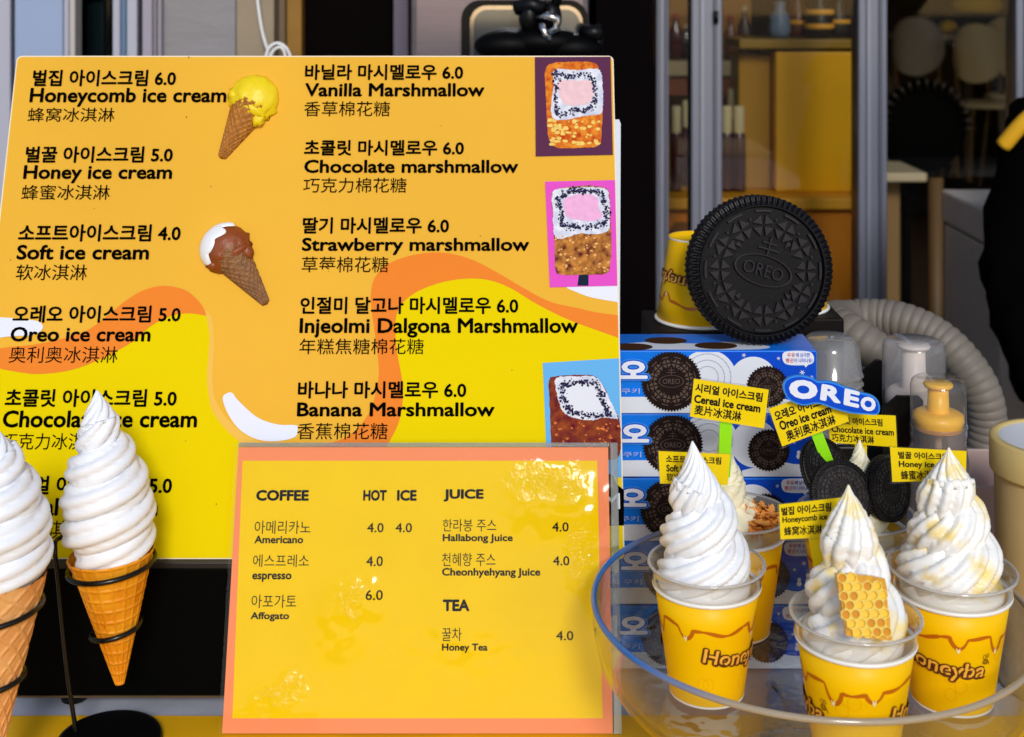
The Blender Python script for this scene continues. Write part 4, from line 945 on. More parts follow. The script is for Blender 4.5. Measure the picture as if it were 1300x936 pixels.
MB().prism(spline(lf.pts(ol), 4)[::-1], -0.003, 0, lf.M).build('plate', M_lblue, t)
MB().prism(spline(lf.pts(shrink(ol, 2.2)), 4)[::-1], -0.0002, 0.0006, lf.M).build('plate_blue', M_navy, t)
for ch_, bx in (('O', [(175, 150), (425, 150), (425, 318), (175, 318)]),):
    pass
def quad_glyph(ch_, q4, wt, m, z, hole=None):
    vs, fs, (x0_, x1_, y0_, y1_) = text_mesh(ch_, wt); c4 = [Vector(lf.at(975+a/6.69, 460+b/6.69)) for a, b in q4]; out = []
    for p in vs:
        s1 = (p[0]-x0_)/(x1_-x0_); s2 = (p[1]-y0_)/(y1_-y0_); e = c4[3].lerp(c4[2], s1).lerp(c4[0].lerp(c4[1], s1), s2); out.append((e.x, e.y, z+p[2]))
    MB().add(out, fs, False, lf.M).build('lettering', m, t)
quad_glyph('O', [(182, 136), (425, 162), (414, 322), (172, 298)], 0.075, M_whitep, 0.0008)
quad_glyph('R', [(455, 180), (620, 210), (615, 350), (438, 318)], 0.05, M_whitep, 0.0008)
quad_glyph('E', [(650, 218), (780, 250), (770, 388), (638, 358)], 0.05, M_whitep, 0.0008)
quad_glyph('O', [(790, 280), (920, 305), (905, 425), (778, 398)], 0.06, M_whitep, 0.0008)

# ------------------------------------------------------------------ glass cake stand
SX, SY, SR, SZ = 0.236, 1.064, 0.171, -0.493
t = thing('glass_stand', (SX, SY, TZ+0.003), 'round clear glass dish on a low foot holding the five ice cream cups', 'cake stand')
M_gl = clear('stand_glass', (250, 251, 251), 2.0, 0.03, bump=0.25, bscale=16, haze=0.015)
c = (SX, SY, 0)
MB().lathe([(SR-0.001, SZ), (SR-0.002, SZ-0.02), (SR-0.007, SZ-0.04), (SR-0.016, SZ-0.052), (SR-0.022, FLOOR-0.0015), (0.0005, FLOOR-0.0015)], 128, c).build('dish', M_gl, t)
MB().lathe([(SR+0.0012, SZ), (SR+0.0005, SZ-0.02), (SR-0.0045, SZ-0.043), (SR-0.014, SZ-0.058), (SR-0.03, FLOOR-0.0085), (0.03, FLOOR-0.0085)], 128, c).build('dish_outside', M_gl, t)
ring = lambda r, z, a0=0, a1=2*PI, n=160: [(SX+r*cos(a0+(a1-a0)*k/n), SY+r*sin(a0+(a1-a0)*k/n), z) for k in range(n+(0 if a1-a0 >= 2*PI-1e-6 else 1))]
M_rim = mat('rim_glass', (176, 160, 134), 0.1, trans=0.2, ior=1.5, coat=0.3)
def rim_reflection_tint(m):  # blue reflection painted into the rim colour along the left arc
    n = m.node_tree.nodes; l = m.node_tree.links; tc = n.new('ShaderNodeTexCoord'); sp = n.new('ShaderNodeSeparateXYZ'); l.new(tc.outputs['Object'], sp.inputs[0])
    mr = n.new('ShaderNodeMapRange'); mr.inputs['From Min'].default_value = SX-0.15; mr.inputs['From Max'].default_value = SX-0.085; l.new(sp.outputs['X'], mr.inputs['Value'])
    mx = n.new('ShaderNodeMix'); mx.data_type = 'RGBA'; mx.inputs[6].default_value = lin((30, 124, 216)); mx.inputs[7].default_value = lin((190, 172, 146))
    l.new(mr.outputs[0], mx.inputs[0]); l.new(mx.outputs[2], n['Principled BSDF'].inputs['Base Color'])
rim_reflection_tint(M_rim)
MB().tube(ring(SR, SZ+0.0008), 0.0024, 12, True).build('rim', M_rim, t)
MB().lathe([(0.030, FLOOR-0.0088), (0.022, FLOOR-0.02), (0.018, FLOOR-0.045), (0.03, TZ+0.014), (0.07, TZ+0.006), (0.078, TZ+0.0035), (0.078, TZ+0.0028)], 64, c).build('foot', clear('foot_glass', (230, 234, 236), 3.2, 0.03, bump=0.3, bscale=30), t)

# ------------------------------------------------------------------ display cones and their wire holders
def cone_holder(tipx, tipz, topx, topz, Y, R, label_c, label_s, label_h, wm, prof, pitch, lobes, amp, ph0, rings, diag, rod, base_c):
    ax = Vector((topx-tipx, 0, topz-tipz)); Hc = ax.length; q = Vector((0, 0, 1)).rotation_difference(ax.normalized()).to_matrix().to_4x4()
    M = Matrix.Translation((tipx, Y, tipz)) @ q
    t = thing('display_cone', (tipx, Y, tipz), label_c, 'ice cream cone', 'display cones with white swirls')
    vs, fs = waffle(R, R*0.085, Hc, 200, 170, 11, diag, 0.028)
    lipm = MB().add(vs, fs, True, M); lipm.build('waffle_cone', wm, t)
    sw = sweep_swirl(prof, pitch, lobes, amp, 0.35, 72, None, ph0, 0.72, 0.03, (-0.003, 0), 3.0)
    mb = MB().add(sw.v, sw.f, True, M @ Matrix.Translation((0, 0, Hc-0.006))); mb.build('swirl', M_fake, t, label=label_s)
    h = thing('cone_holder', base_c, label_h, 'holder', 'black wire cone holders')
    MB().lathe([(0.0005, 0), (0.043, 0), (0.0435, 0.002), (0.042, 0.0055), (0.038, 0.0068), (0.0005, 0.0072)], 64, base_c).build('base_disc', M_black, h)
    for rv in rings:
        zc = tipz+(topz-tipz)*rv; xc = tipx+(topx-tipx)*rv; rr = R*rv*1.0+R*0.085*(1-rv)+0.0048
        MB().tube([(xc+rr*cos(2*PI*k/64), Y+rr*sin(2*PI*k/64), zc-0.004*cos(2*PI*k/64)*(-1)) for k in range(64)], 0.0021, 10, True).build('ring', M_blackm, h)
    MB().tube(spline(rod, 8, False), 0.0019, 10).build('rod', M_blackm, h)
Yc = 1.115
tip = P(152, 868, Yc); top = P(141, 700, Yc)
pcone = [((715-v)/F*Yc*1.05, hw/F*Yc) for v, hw in ((706, 46), (698, 53), (684, 58), (655, 58.5), (632, 56), (612, 50), (596, 43), (580, 34.5), (565, 29), (548, 23), (532, 14), (520, 6.5), (511, 1.0))]
bz = TZ+0.0035
cone_holder(tip.x, tip.z, top.x, top.z, Yc, 51/F*Yc, 'golden waffle display cone with white swirl held by two black rings', 'smooth white swirl', 'black wire holder with round base carrying the golden cone', M_waf, pcone, 0.0235, 8, 0.22, 2.2, (0.90, 0.42), False,
            [P(140+48, 704, Yc)+Vector((-0.004, 0.012, 0)), P(150, 690, Yc+0.035), P(100, 683, Yc+0.02), P(74, 684, Yc+0.01), P(70, 700, Yc), P(74, 740, Yc), P(85, 850, Yc), P(97, 932, Yc)], (P(138, 945, 1.117).x, 1.117, bz))
Yd = 1.03
tip = P(-6, 962, Yd); top = P(-3, 728, Yd)
pcone2 = [((735-v)/F*Yd*1.05, hw/F*Yd) for v, hw in ((733, 50), (722, 60), (708, 66), (690, 66), (665, 65), (640, 58), (620, 50), (600, 39), (585, 28), (572, 18), (560, 9), (548, 1.0))]
cone_holder(tip.x, tip.z, top.x, top.z, Yd, 58/F*Yd, 'tan waffle display cone with white swirl at the left edge', 'smooth white swirl', 'black wire holder carrying the tan cone at the left edge', M_waf2, pcone2, 0.0235, 8, 0.22, 1.0, (0.80, 0.42), True,
            [P(-46, 778, Yd)+Vector((0, 0.004, 0)), P(-62, 772, Yd), P(-66, 790, Yd), P(-62, 1000, Yd), P(-58, 1022, Yd)], (P(-30, 1025, 1.03).x, 1.03, bz))

# ------------------------------------------------------------------ things at the right end of the counter
# clear cups stacked upside down
t = thing('clear_cup_stack', (0.318, 1.322, TZ), 'stack of clear ribbed plastic cups upside down beside the cartons', 'cups')
M_clr = clear('cup_clear', (250, 246, 236), 4.5, 0.10, haze=0.24)
MB().bb(0.288, 0.35, 1.309, 1.357, TZ, -0.452, 0.002).build('stand_block', M_black, t)
for k in range(7):
    z = -0.450+k*0.0085
    MB().lathe([(0.0325, z), (0.0335, z+0.001), (0.0325, z+0.0022), (0.0300, z+0.004), (0.0285, z+0.0082)], 48, (0.318, 1.341, 0)).build('clear_cup', M_clr, t)
z = -0.450+0.0595
MB().lathe([(0.0325, z), (0.0335, z+0.001), (0.0318, z+0.003), (0.029, z+0.026), (0.026, z+0.034), (0.021, z+0.038), (0.0005, z+0.039)], 48, (0.318, 1.341, 0)).build('clear_cup', M_clr, t)
# black organiser
t = thing('organiser', (0.37, 1.31, TZ), 'black stepped plastic organiser behind the flavour tags', 'organiser')
Yg = 1.30
a, b = P(1093, 455, Yg), P(1124, 700, Yg)
for (ua, ub, vt, y0, y1) in ((1096, 1124, 458, 1.386, 1.392), (1121, 1172, 503, 1.286, 1.290)):
    pa, pb = P(ua, vt, y0), P(ub, vt, y0)
    MB().prism([(pa.x, TZ), (pb.x, TZ), (pb.x, pa.z-0.004), (pb.x-0.004, pa.z), (pa.x+0.014, pa.z), (pa.x, pa.z-0.012)], -y1, -y0, Matrix(((1, 0, 0, 0), (0, 0, -1, 0), (0, 1, 0, 0), (0, 0, 0, 1)))).build('panel', M_black, t)
MB().bb(0.3565, 0.3595, 1.2905, 1.392, TZ, -0.42, 0.001).build('side_panel', M_black, t)
MB().bb(0.36, 0.40, 1.2905, 1.2935, TZ, -0.5).build('divider', M_black, t)
# pump bottles
M_cap = clear('cap_clear', (244, 244, 248), 1.8, 0.10, haze=0.16)
M_cap2 = clear('cap_clear_plain', (250, 248, 244), 1.8, 0.06, haze=0.07)
M_syr = clear('bottle_clear', (212, 196, 186), 2.0, 0.06, haze=0.12)
M_pumpw = mat('pump_white', (236, 222, 206), 0.4); M_pumpy = mat('pump_yellow', (255, 196, 50), 0.35)
def pump(x, y, top_, rcap, hcap, m, capm, bodym, label, rb):
    t = thing('pump_bottle', (x, y, TZ), label, 'bottle', 'pump bottles at the right of the counter')
    c = (x, y, 0); zb = top_-hcap
    MB().lathe([(0.0005, top_), (rcap*0.86, top_), (rcap*0.95, top_-0.002), (rcap, top_-0.007), (rcap*1.0, zb)], 64, c).build('cap', capm, t)
    MB().lathe([(0.0005, zb+hcap*0.26), (rcap*0.72, zb+hcap*0.25), (rcap*0.90, zb+hcap*0.19), (rcap*0.93, zb+hcap*0.06), (rcap*0.88, zb), (rcap*0.86, zb-0.006)], 48, c).build('pump_collar', m, t)
    pmp = MB().lathe([(rcap*0.40, zb+hcap*0.24), (rcap*0.36, top_-0.006), (0.0005, top_-0.006)], 32, c)
    pmp.build('pump_stem', m, t)
    n = MB().lathe([(0.0005, top_-0.003), (rcap*0.48, top_-0.003), (rcap*0.54, top_-0.005), (rcap*0.50, top_-0.0075), (0.0005, top_-0.008)], 32, c)
    n.build('pump_head', m, t)
    prof = [(rcap*0.98, zb-0.001), (rcap*1.02, zb-0.004), (rcap*0.98, zb-0.007), (rcap*1.02, zb-0.011), (rcap*0.96, zb-0.016), (rcap*1.0, zb-0.022), (rb*0.98, zb-0.034), (rb, zb-0.045), (rb, TZ+0.004), (rb*0.95, TZ+0.001), (0.0005, TZ+0.001)]
    MB().lathe(prof, 64, c).build('bottle', bodym, t)
    MB().lathe([(0.0035, zb), (0.0035, TZ+0.02)], 12, c).build('dip_tube', mat('tube_white', (225, 222, 215), 0.4), t)
pump(P(1160, 0, 1.335).x, 1.335, P(0, 432, 1.335).z, 0.0305, 0.064, M_pumpw, M_cap, mat('bottle_brown', (110, 92, 84), 0.3), 'white pump bottle under a frosted clear cap beside the hose', 0.033)
pump(P(1191, 0, 1.245).x, 1.245, P(0, 481, 1.245).z, 0.0252, 0.040, M_pumpy, M_cap2, M_syr, 'clear pump bottle with yellow pump under a clear cap', 0.0285)
# corrugated hose
Yh = 1.55
pth = spline([P(u, v, y) for u, v, y in ((1145, 470, 1.47), (1112, 446, 1.46), (1075, 420, 1.48), (1058, 408, 1.53), (1075, 405, 1.62), (1110, 403, 1.62), (1150, 409, 1.60), (1190, 428, 1.58), (1222, 458, 1.56), (1246, 496, 1.55), (1254, 540, 1.55), (1248, 590, 1.55), (1243, 650, 1.55), (1242, 760, 1.55))], 40, False)
d = 0; dist = [0]
for a, b in zip(pth, pth[1:]): d += (Vector(b)-Vector(a)).length; dist.append(d)
NP = 700; pts = []; j = 0
for k in range(NP):
    s1 = d*k/(NP-1)
    while j < len(dist)-2 and dist[j+1] < s1: j += 1
    f = (s1-dist[j])/max(1e-9, dist[j+1]-dist[j]); pts.append(Vector(pth[j]).lerp(Vector(pth[j+1]), min(1, f)))
MB().tube(pts, lambda s_: 0.0205+0.0018*abs(sin(PI*s_*d/0.0098))**0.6, 28).build('corrugated_hose', M_hose, label='grey corrugated hose arching behind the pump bottles', cat='hose')
# cream tub and frosted box
bx_, by_, br = 0.4955, 1.22, 0.0575
t = thing('cream_tub', (bx_, by_, TZ), 'tall cream coloured tub with a thick rim at the right edge of the counter', 'tub')
zt = P(0, 556, by_).z
MB().lathe([(0.0005, TZ+0.003), (0.046, TZ+0.003), (0.046, TZ), (0.049, TZ), (0.0505, TZ+0.01), (0.0535, zt-0.034), (0.0535, zt-0.03)], 80, (bx_, by_, 0)).build('wall', M_tan, t)
MB().lathe([(0.0536, zt-0.031), (br-0.0006, zt-0.031), (br, zt-0.029), (br, zt-0.002), (br-0.0015, zt), (br-0.007, zt), (br-0.008, zt-0.002)], 80, (bx_, by_, 0)).build('rim', mat('tan_rim', (216, 190, 122), 0.5), t)
MB().lathe([(br-0.008, zt-0.0019), (br-0.0085, zt-0.04), (0.045, TZ+0.006), (0.0005, TZ+0.006)], 80, (bx_, by_, 0)).build('lining', mat('tub_lining', (186, 190, 198), 0.5), t)
x0_, x1_ = P(1238, 0, 1.33).x, 0.56
zt = P(0, 618, 1.33).z
t = thing('frosted_bin', (0.5, 1.37, TZ), 'frosted translucent plastic bin behind the cream tub', 'bin')
M_frost = mat('frosted_plastic', (206, 178, 170), 0.45)
for bbx in ((x0_, x1_, 1.33, 1.334), (x0_, x1_, 1.436, 1.44), (x0_, x0_+0.004, 1.3342, 1.4358), (x1_-0.004, x1_, 1.3342, 1.4358)):
    MB().bb(bbx[0], bbx[1], bbx[2], bbx[3], TZ, zt, 0.001).build('side', M_frost, t)

# ------------------------------------------------------------------ shop front, left part
def strip(name, u0_, u1_, Y, D, z0, z1, m, parent=None, bev=0.003, **kw):
    a = P(u0_, 0, Y).x; b = P(u1_, 0, Y).x; return MB().bb(a, b, Y, Y+D, z0, z1, bev).build(name, m, parent, **kw)
M_dw = mat('door_white_blue', (150, 168, 200), 0.4, var=0.04, vscale=2)
M_dw2 = mat('door_pale', (176, 176, 190), 0.4)
t = thing('white_door', P(90, 0, 2.3)*1.0+Vector((0, 0, GZ-P(90, 0, 2.3).z)), 'pale blue white door with a glazed slot at the left edge', 'door')
ZB, ZT_ = GZ+0.005, 0.9
strip('panel', -160, 13, 2.32, 0.05, ZB, ZT_, M_dw2, t); strip('gap', 13.5, 17.5, 2.335, 0.02, ZB, ZT_, M_black, t)
strip('panel', 18, 80, 2.31, 0.05, ZB, ZT_, M_dw, t); strip('moulding', 80.5, 87, 2.302, 0.04, ZB, ZT_, M_dw2, t); strip('moulding', 87.5, 95, 2.308, 0.04, ZB, ZT_, mat('door_cream', (190, 182, 176), 0.5), t)
strip('glass_slot', 95.5, 142, 2.40, 0.004, ZB, ZT_, clear('slot_glass', (150, 165, 170), 1.0), t); strip('slot_back', 95.5, 142, 2.50, 0.01, ZB, ZT_, mat('slot_dark', (44, 54, 62), 0.6), t)
strip('moulding', 142.5, 152, 2.308, 0.05, ZB, ZT_, M_dw2, t); strip('moulding', 152.5, 160, 2.318, 0.04, ZB, ZT_, mat('door_blue', (96, 124, 156), 0.4), t)
strip('moulding', 160.5, 174, 2.308, 0.05, ZB, ZT_, M_dw2, t); strip('gap', 174.5, 179, 2.33, 0.02, ZB, ZT_, M_black, t)
q = Frame(P(123, 70, 2.45), (1, 0, 0), (0, 0, 1))
MB().prism(spline(q.pts([(112, 12), (118, 4), (128, 3), (133, 8), (133, 60), (133, 95), (124, 100), (114, 95), (112, 60)]), 5)[::-1], -0.02, 0.01, q.M).build('white_panel_behind_glass', mat('slot_white', (196, 194, 184), 0.5), label='pale rounded board seen through the glazed slot of the door', cat='board')
t = thing('wall_pilaster', P(250, 0, 2.3)+Vector((0, 0, GZ-P(250, 0, 2.3).z)), 'grey textured wall panel beside a beige pillar', 'wall')
strip('frame', 180, 193, 2.30, 0.06, ZB, ZT_, mat('mauve_frame', (158, 152, 164), 0.5), t); strip('frame', 193.5, 199, 2.308, 0.06, ZB, ZT_, mat('mauve_frame2', (136, 130, 142), 0.5), t); strip('frame', 199.5, 205, 2.303, 0.06, ZB, ZT_, mat('mauve_frame3', (150, 144, 152), 0.5), t)
strip('plaster_panel', 205.5, 299, 2.32, 0.06, ZB, ZT_, mat('plaster_grey', (142, 138, 140), 0.75, bump=0.9, bscale=28, var=0.04, vscale=10, stretch=(1, 1, 2.4)), t, 0)
strip('pillar', 299.5, 348, 2.31, 0.12, ZB, ZT_, mat('beige_pillar', (150, 134, 112), 0.7, var=0.08, vscale=9, bump=0.3, bscale=60), t)
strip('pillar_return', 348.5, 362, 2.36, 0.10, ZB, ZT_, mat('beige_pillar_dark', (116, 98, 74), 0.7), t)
strip('yellow_trim', 362.5, 383, 2.38, 0.04, ZB, ZT_, mat('ochre_trim', (150, 108, 34), 0.6, var=0.1), t)
cable = spline([P(u, v, 2.27) for u, v in ((322, -60), (327, 0), (333, 40), (341, 66), (352, 90))], 8, False)
mb = MB().tube(cable, 0.0028, 8)
mb.tube(spline([P(u, v, 2.262) for u, v in ((336, 80), (341, 62), (352, 55), (364, 62), (371, 82), (366, 96), (350, 92))], 8, False), 0.0028, 8)
mb.tube(spline([P(u, v, 2.255) for u, v in ((340, 84), (346, 66), (356, 60), (362, 70), (360, 90))], 8, False), 0.0026, 8)
mb.build('white_cable', M_white, label='thin white cable hanging in a loop by the beige pillar', cat='cable')
# shaded doorway, filled by a dark stand-in block, and machine
strip('shaded_gap_block', 384, 498, 2.45, 0.5, GZ+0.005, 0.9, mat('shaded_gap_dark', (9, 5, 5), 0.7, spec=0.03, var=0.2, vscale=4), label='dark block standing in for the shaded gap between the ochre trim and the steel machine', cat='cabinet')
strip('steel_post', 499, 519, 2.40, 0.06, GZ+0.005, 0.9, mat('post_lilac', (108, 100, 118), 0.4, metal=0.2), label='slim lilac grey post left of the steel machine', cat='post')
M_mblk = mat('machine_black', (3, 3, 4), 0.3, spec=0.25)
t = thing('soft_serve_machine', P(635, 0, 2.1)+Vector((0, 0, GZ-P(635, 0, 2.1).z)), 'steel soft serve machine with black dispensing head behind the menu board', 'machine')
M_st = mat('brushed_steel', (132, 122, 130), 0.28, metal=0.75, var=0.08, vscale=5, stretch=(1, 1, 14), bump=0.05, bscale=90)
strip('body', 521, 748, 2.1, 0.55, GZ+0.03, 0.45, M_st, t, 0.01)
mf = Frame(P(668, 60, 2.098), (1, 0, 0), (0, 0, 1))
def frm(u0_, v0_, u1_, v1_, r): 
    a = mf.at(u0_, v1_); b = mf.at(u1_, v0_); return rrect(a[0], a[1], b[0], b[1], r, 8)
MB().prism(frm(586, 0, 746, 190, 0.03), 0.0, 0.012, mf.M).build('bezel', M_mblk, t)
MB().prism(frm(597, 7, 739, 180, 0.026), 0.0125, 0.019, mf.M).build('bezel_trim', mat('chrome', (200, 196, 196), 0.12, metal=1.0), t)
MB().prism(frm(602, 12, 735, 175, 0.022), 0.0195, 0.022, mf.M).build('front_panel', mat('panel_mirror', (120, 128, 140), 0.12, metal=0.9), t)
mb = MB()
for u_, v_, r_x in ((645, 58, 0.052), (690, 54, 0.060), (728, 62, 0.045)): mb.ball(P(u_, v_, 2.03), (r_x, 0.03, 0.024), None, 24)
a = mf.at(612, 44); b = mf.at(744, 140)
mb.prism(rrect(a[0], b[1], b[0], a[1], 0.02, 6), 0.0225, 0.07, mf.M); mb.build('dispensing_head', mat('head_black', (3, 3, 4), 0.5, spec=0.1), t)
mb = MB()
for u in (672, 700):
    c = P(u, 22, 2.03); mb.ball(c, (0.016, 0.02, 0.026)); mb.tube([c, c+Vector((0.02, -0.02, 0.07))], 0.008, 12)
mb.tube([P(655, 10, 2.03), P(675, 6, 2.02), P(690, 12, 2.02)], 0.012, 12); mb.build('lever', M_black, t)
mb = MB(); c = P(695, 34, 2.0); mb.tube([P(684, 24, 2.01), P(694, 20, 2.0), P(708, 24, 2.0), P(706, 36, 2.0), P(697, 42, 2.0)], 0.006, 12); mb.tube([P(688, 30, 2.0), P(692, 44, 2.0), P(699, 50, 2.0)], 0.005, 12)
mb.build('bracket', mat('chrome', (200, 196, 196), 0.12, metal=1.0), t)
MB().tube([P(740, 40, 2.03), P(752, 42, 2.02), P(764, 40, 2.02)], 0.012, 14).build('knob', M_black, t)
MB().tube([P(752, 52, 2.03), P(764, 56, 2.03)], 0.010, 14).build('knob', M_black, t)
strip('dark_pillar', 756, 829, 2.5, 0.4, GZ+0.005, 0.9, mat('pillar_dark', (9, 5, 7), 0.7, spec=0.03, var=0.25, vscale=5, stretch=(3, 3, 0.5)), label='dark pillar right of the steel machine', cat='pillar')

# ------------------------------------------------------------------ shop front, right part: posts and panes
gp = 'aluminium posts of the shop window'
def post(u0_, u1_, label, Y=3.04):
    t = thing('window_post', P((u0_+u1_)/2, 0, Y)+Vector((0, 0, GZ-P(0, 0, Y).z)), label, 'post', gp)
    w_ = (u1_-u0_)
    strip('profile', u0_, u1_, Y, 0.07, GZ+0.005, 1.249, M_alu, t, 0.004)
    strip('fin', u0_+w_*0.30, u0_+w_*0.42, Y-0.008, 0.0078, GZ+0.005, 1.249, mat('alu_light', (150, 154, 170), 0.35, metal=0.3), t, 0.001)
    strip('fin', u0_+w_*0.72, u0_+w_*0.84, Y-0.006, 0.0058, GZ+0.005, 1.249, mat('alu_dark', (96, 98, 112), 0.4, metal=0.3), t, 0.001)
post(833, 849, 'narrow silver window post beside the dark pillar', 2.9); post(877.5, 917, 'grey aluminium window post left of the giant cookie, with a keyhole'); post(1090, 1126.5, 'grey aluminium window post right of the amber display box'); post(1290, 1330, 'grey aluminium window post at the right edge above the black coat')
MB().tube([P(909, 14, 3.03), P(909, 30, 3.03)], 0.006, 10).build('keyhole', M_black, label='small dark lock on the left aluminium window post', cat='lock')
for a, b, lab in ((850, 877, 'narrow glass pane between the silver post and the grey post'), (917.5, 1089.5, 'wide glass pane in front of the amber display box'), (1127, 1289.5, 'wide glass pane in front of the dark seating area')):
    strip('window_pane', a, b, 3.065, 0.008, GZ+0.01, 1.249, M_glass, None, 0, label=lab, cat='window', group='panes of the shop window')

# ------------------------------------------------------------------ inside the shop
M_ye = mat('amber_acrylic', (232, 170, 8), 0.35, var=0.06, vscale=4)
M_yo = mat('counter_ochre', (216, 130, 20), 0.5, var=0.08, vscale=4); M_yl = mat('counter_edge', (236, 168, 40), 0.5)
M_hexd = mat('hexagon_brown', (134, 80, 20), 0.5)
YI = 3.5
zc = P(0, 252, YI).z
t = thing('service_counter', P(960, 0, YI)+Vector((0, 0, GZ-P(960, 0, YI).z)), 'ochre service counter with hexagon front behind the glass', 'counter')
a, b = P(835, 0, YI).x, P(1092, 0, YI).x
MB().bb(a, b, YI+0.03, YI+0.55, GZ+0.042, zc-0.0305).build('counter_body', M_yo, t); MB().bb(a, b, YI, YI+0.58, zc-0.03, zc, 0.004).build('counter_top', M_yl, t)
hr = 0.062; hexm = MB().prism([(hr*cos(PI/3*k), hr*sin(PI/3*k)) for k in range(6)], 0, 0.012).mesh('hexagon_tile', M_hexd)
ix = 0; x = a+0.08
while x < b-0.06:
    y = zc-0.12-(0.057 if ix % 2 else 0)
    while y > zc-0.9:
        o = link('hexagon_tile', hexm, t); o.matrix_local = Matrix.Translation(-t.location) @ Matrix.Translation((x, YI+0.03, y)) @ Matrix.Rotation(PI/2, 4, 'X'); y -= 0.118
    x += 0.104; ix += 1
t = thing('display_box', P(1030, 250, 3.7), 'tall amber acrylic display box on the service counter', 'display case')
a, b = P(985, 0, 3.6).x, P(1088, 0, 3.6).x; zt = P(0, 66, 3.6).z
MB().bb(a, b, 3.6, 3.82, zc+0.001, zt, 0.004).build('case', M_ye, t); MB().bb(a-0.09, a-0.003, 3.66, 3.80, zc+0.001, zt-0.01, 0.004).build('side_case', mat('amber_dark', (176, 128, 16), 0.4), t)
MB().bb(a-0.10, b, 3.59, 3.83, P(0, 62, 3.6).z, P(0, 50, 3.6).z, 0.004).build('lid', mat('amber_lid', (150, 116, 30), 0.35), t)
# jars with cream caps
def jar(u0_, u1_, vt, vb, Y, label):
    p = P((u0_+u1_)/2, vb, Y); r = (u1_-u0_)/2/F*Y; h = (vb-vt)/F*Y; t = thing('honey_jar', (p.x, Y, zc+0.001), label, 'jar', 'dark jars with pale lids behind the glass', local=True)
    MB().lathe([(0.0005, 0), (r*0.95, 0), (r, r*0.1), (r, h*0.62), (r*0.82, h*0.68), (r*0.7, h*0.7)], 28).build('glass', mat('jar_dark_red', (66, 16, 12), 0.15, coat=0.5), t)
    MB().lathe([(r*0.78, h*0.685), (r*0.8, h*0.98), (r*0.7, h), (0.0005, h)], 28).build('lid', mat('jar_lid', (206, 190, 150), 0.45), t)
for k, (ua, ub, Y, lab) in enumerate(((851, 866, 3.62, 'dark red honey jar with pale lid, leftmost, beside the silver post'), (864, 884, 3.72, 'dark red honey jar with pale lid half behind the grey post'), (914, 931, 3.62, 'dark red honey jar with pale lid just right of the grey post'), (929, 947, 3.62, 'dark red honey jar with pale lid nearest the amber case'), (922, 942, 3.76, 'taller dark red honey jar with pale lid behind the pair by the amber case'))):
    jar(ua, ub, 140 if k < 4 else 128, 248, Y, lab)
# shelf above with bottles
t = thing('wall_shelf', P(890, 95, 4.2), 'grey wall shelf with a brown panel behind the glass', 'shelf')
a, b = P(840, 0, 4.2).x, P(975, 0, 4.2).x
MB().bb(a, b, 4.2, 4.45, P(0, 97, 4.2).z, P(0, 78, 4.2).z, 0.004).build('board', mat('shelf_grey', (150, 134, 104), 0.5), t)
MB().bb(a, b, 4.22, 4.45, P(0, 122, 4.2).z, P(0, 98, 4.2).z).build('panel', mat('shelf_brown', (110, 52, 18), 0.5), t)
MB().bb(a, b, 4.5, 4.55, P(0, 260, 4.5).z, 0.6).build('back_panel', mat('backpanel_brown', (130, 84, 20), 0.6, var=0.2, vscale=3), t)
for k, (u, r, vt, m, nm, lab) in enumerate(((858, 9, 20, (70, 14, 14), 'bottle', 'dark red bottle on the grey shelf left of the window post'), (871, 7, 34, (34, 16, 14), 'bottle', 'short dark bottle on the grey shelf beside the window post'), (927, 8, 24, (96, 50, 16), 'bottle', 'amber brown bottle on the grey shelf right of the window post'), (945, 9, 10, (60, 34, 16), 'bottle', 'tall brown bottle on the grey shelf'))):
    p = P(u, 78, 4.3); h = (78-vt)/F*4.3; rr = r/F*4.3
    zs = P(0, 78, 4.2).z+0.001
    t = thing('bottle', (p.x, 4.3, zs), lab, 'bottle', 'bottles on the grey shelf', local=True)
    MB().lathe([(0.0005, 0), (rr, 0), (rr, h*0.6), (rr*0.4, h*0.78), (rr*0.38, h*0.9)], 24).build('glass', mat('btl%d' % k, m, 0.15, coat=0.5), t)
    MB().lathe([(rr*0.42, h*0.9), (rr*0.42, h), (0.0005, h)], 20).build('cap', mat('btlcap%d' % k, (170, 150, 120) if k % 2 else (150, 40, 30), 0.4), t)
# trinkets on the display box
zt = P(0, 50, 3.6).z+0.001
def trinket(u, Y, h, m, label, bands):
    p = P(u, 0, Y); t = thing('decor_jar', (p.x, Y, zt), label, 'jar', 'small decorations on the amber display box', local=True)
    MB().lathe([(0.0005, 0), (h*0.25, 0), (h*0.30, h*0.2), (h*0.26, h*0.6), (h*0.14, h*0.75), (h*0.16, h)], 24).build('jar_body', m, t)
    for z in bands: MB().lathe([(h*0.305, h*z), (h*0.32, h*(z+0.05)), (h*0.30, h*(z+0.1))], 24).build('band', M_yl, t)
trinket(990, 3.70, 0.10, mat('deco_blue', (120, 140, 170), 0.3), 'pale blue small jar on the amber display box', ()); trinket(1012, 3.74, 0.12, mat('deco_brown', (96, 48, 24), 0.3), 'brown jar on the amber display box', (0.3,))
trinket(1040, 3.68, 0.13, mat('deco_black', (30, 20, 12), 0.4), 'black jar with yellow bands on the amber display box', (0.2, 0.5)); trinket(1064, 3.72, 0.11, mat('deco_black', (30, 20, 12), 0.4), 'shorter black jar with a yellow band near the window post', (0.35,))
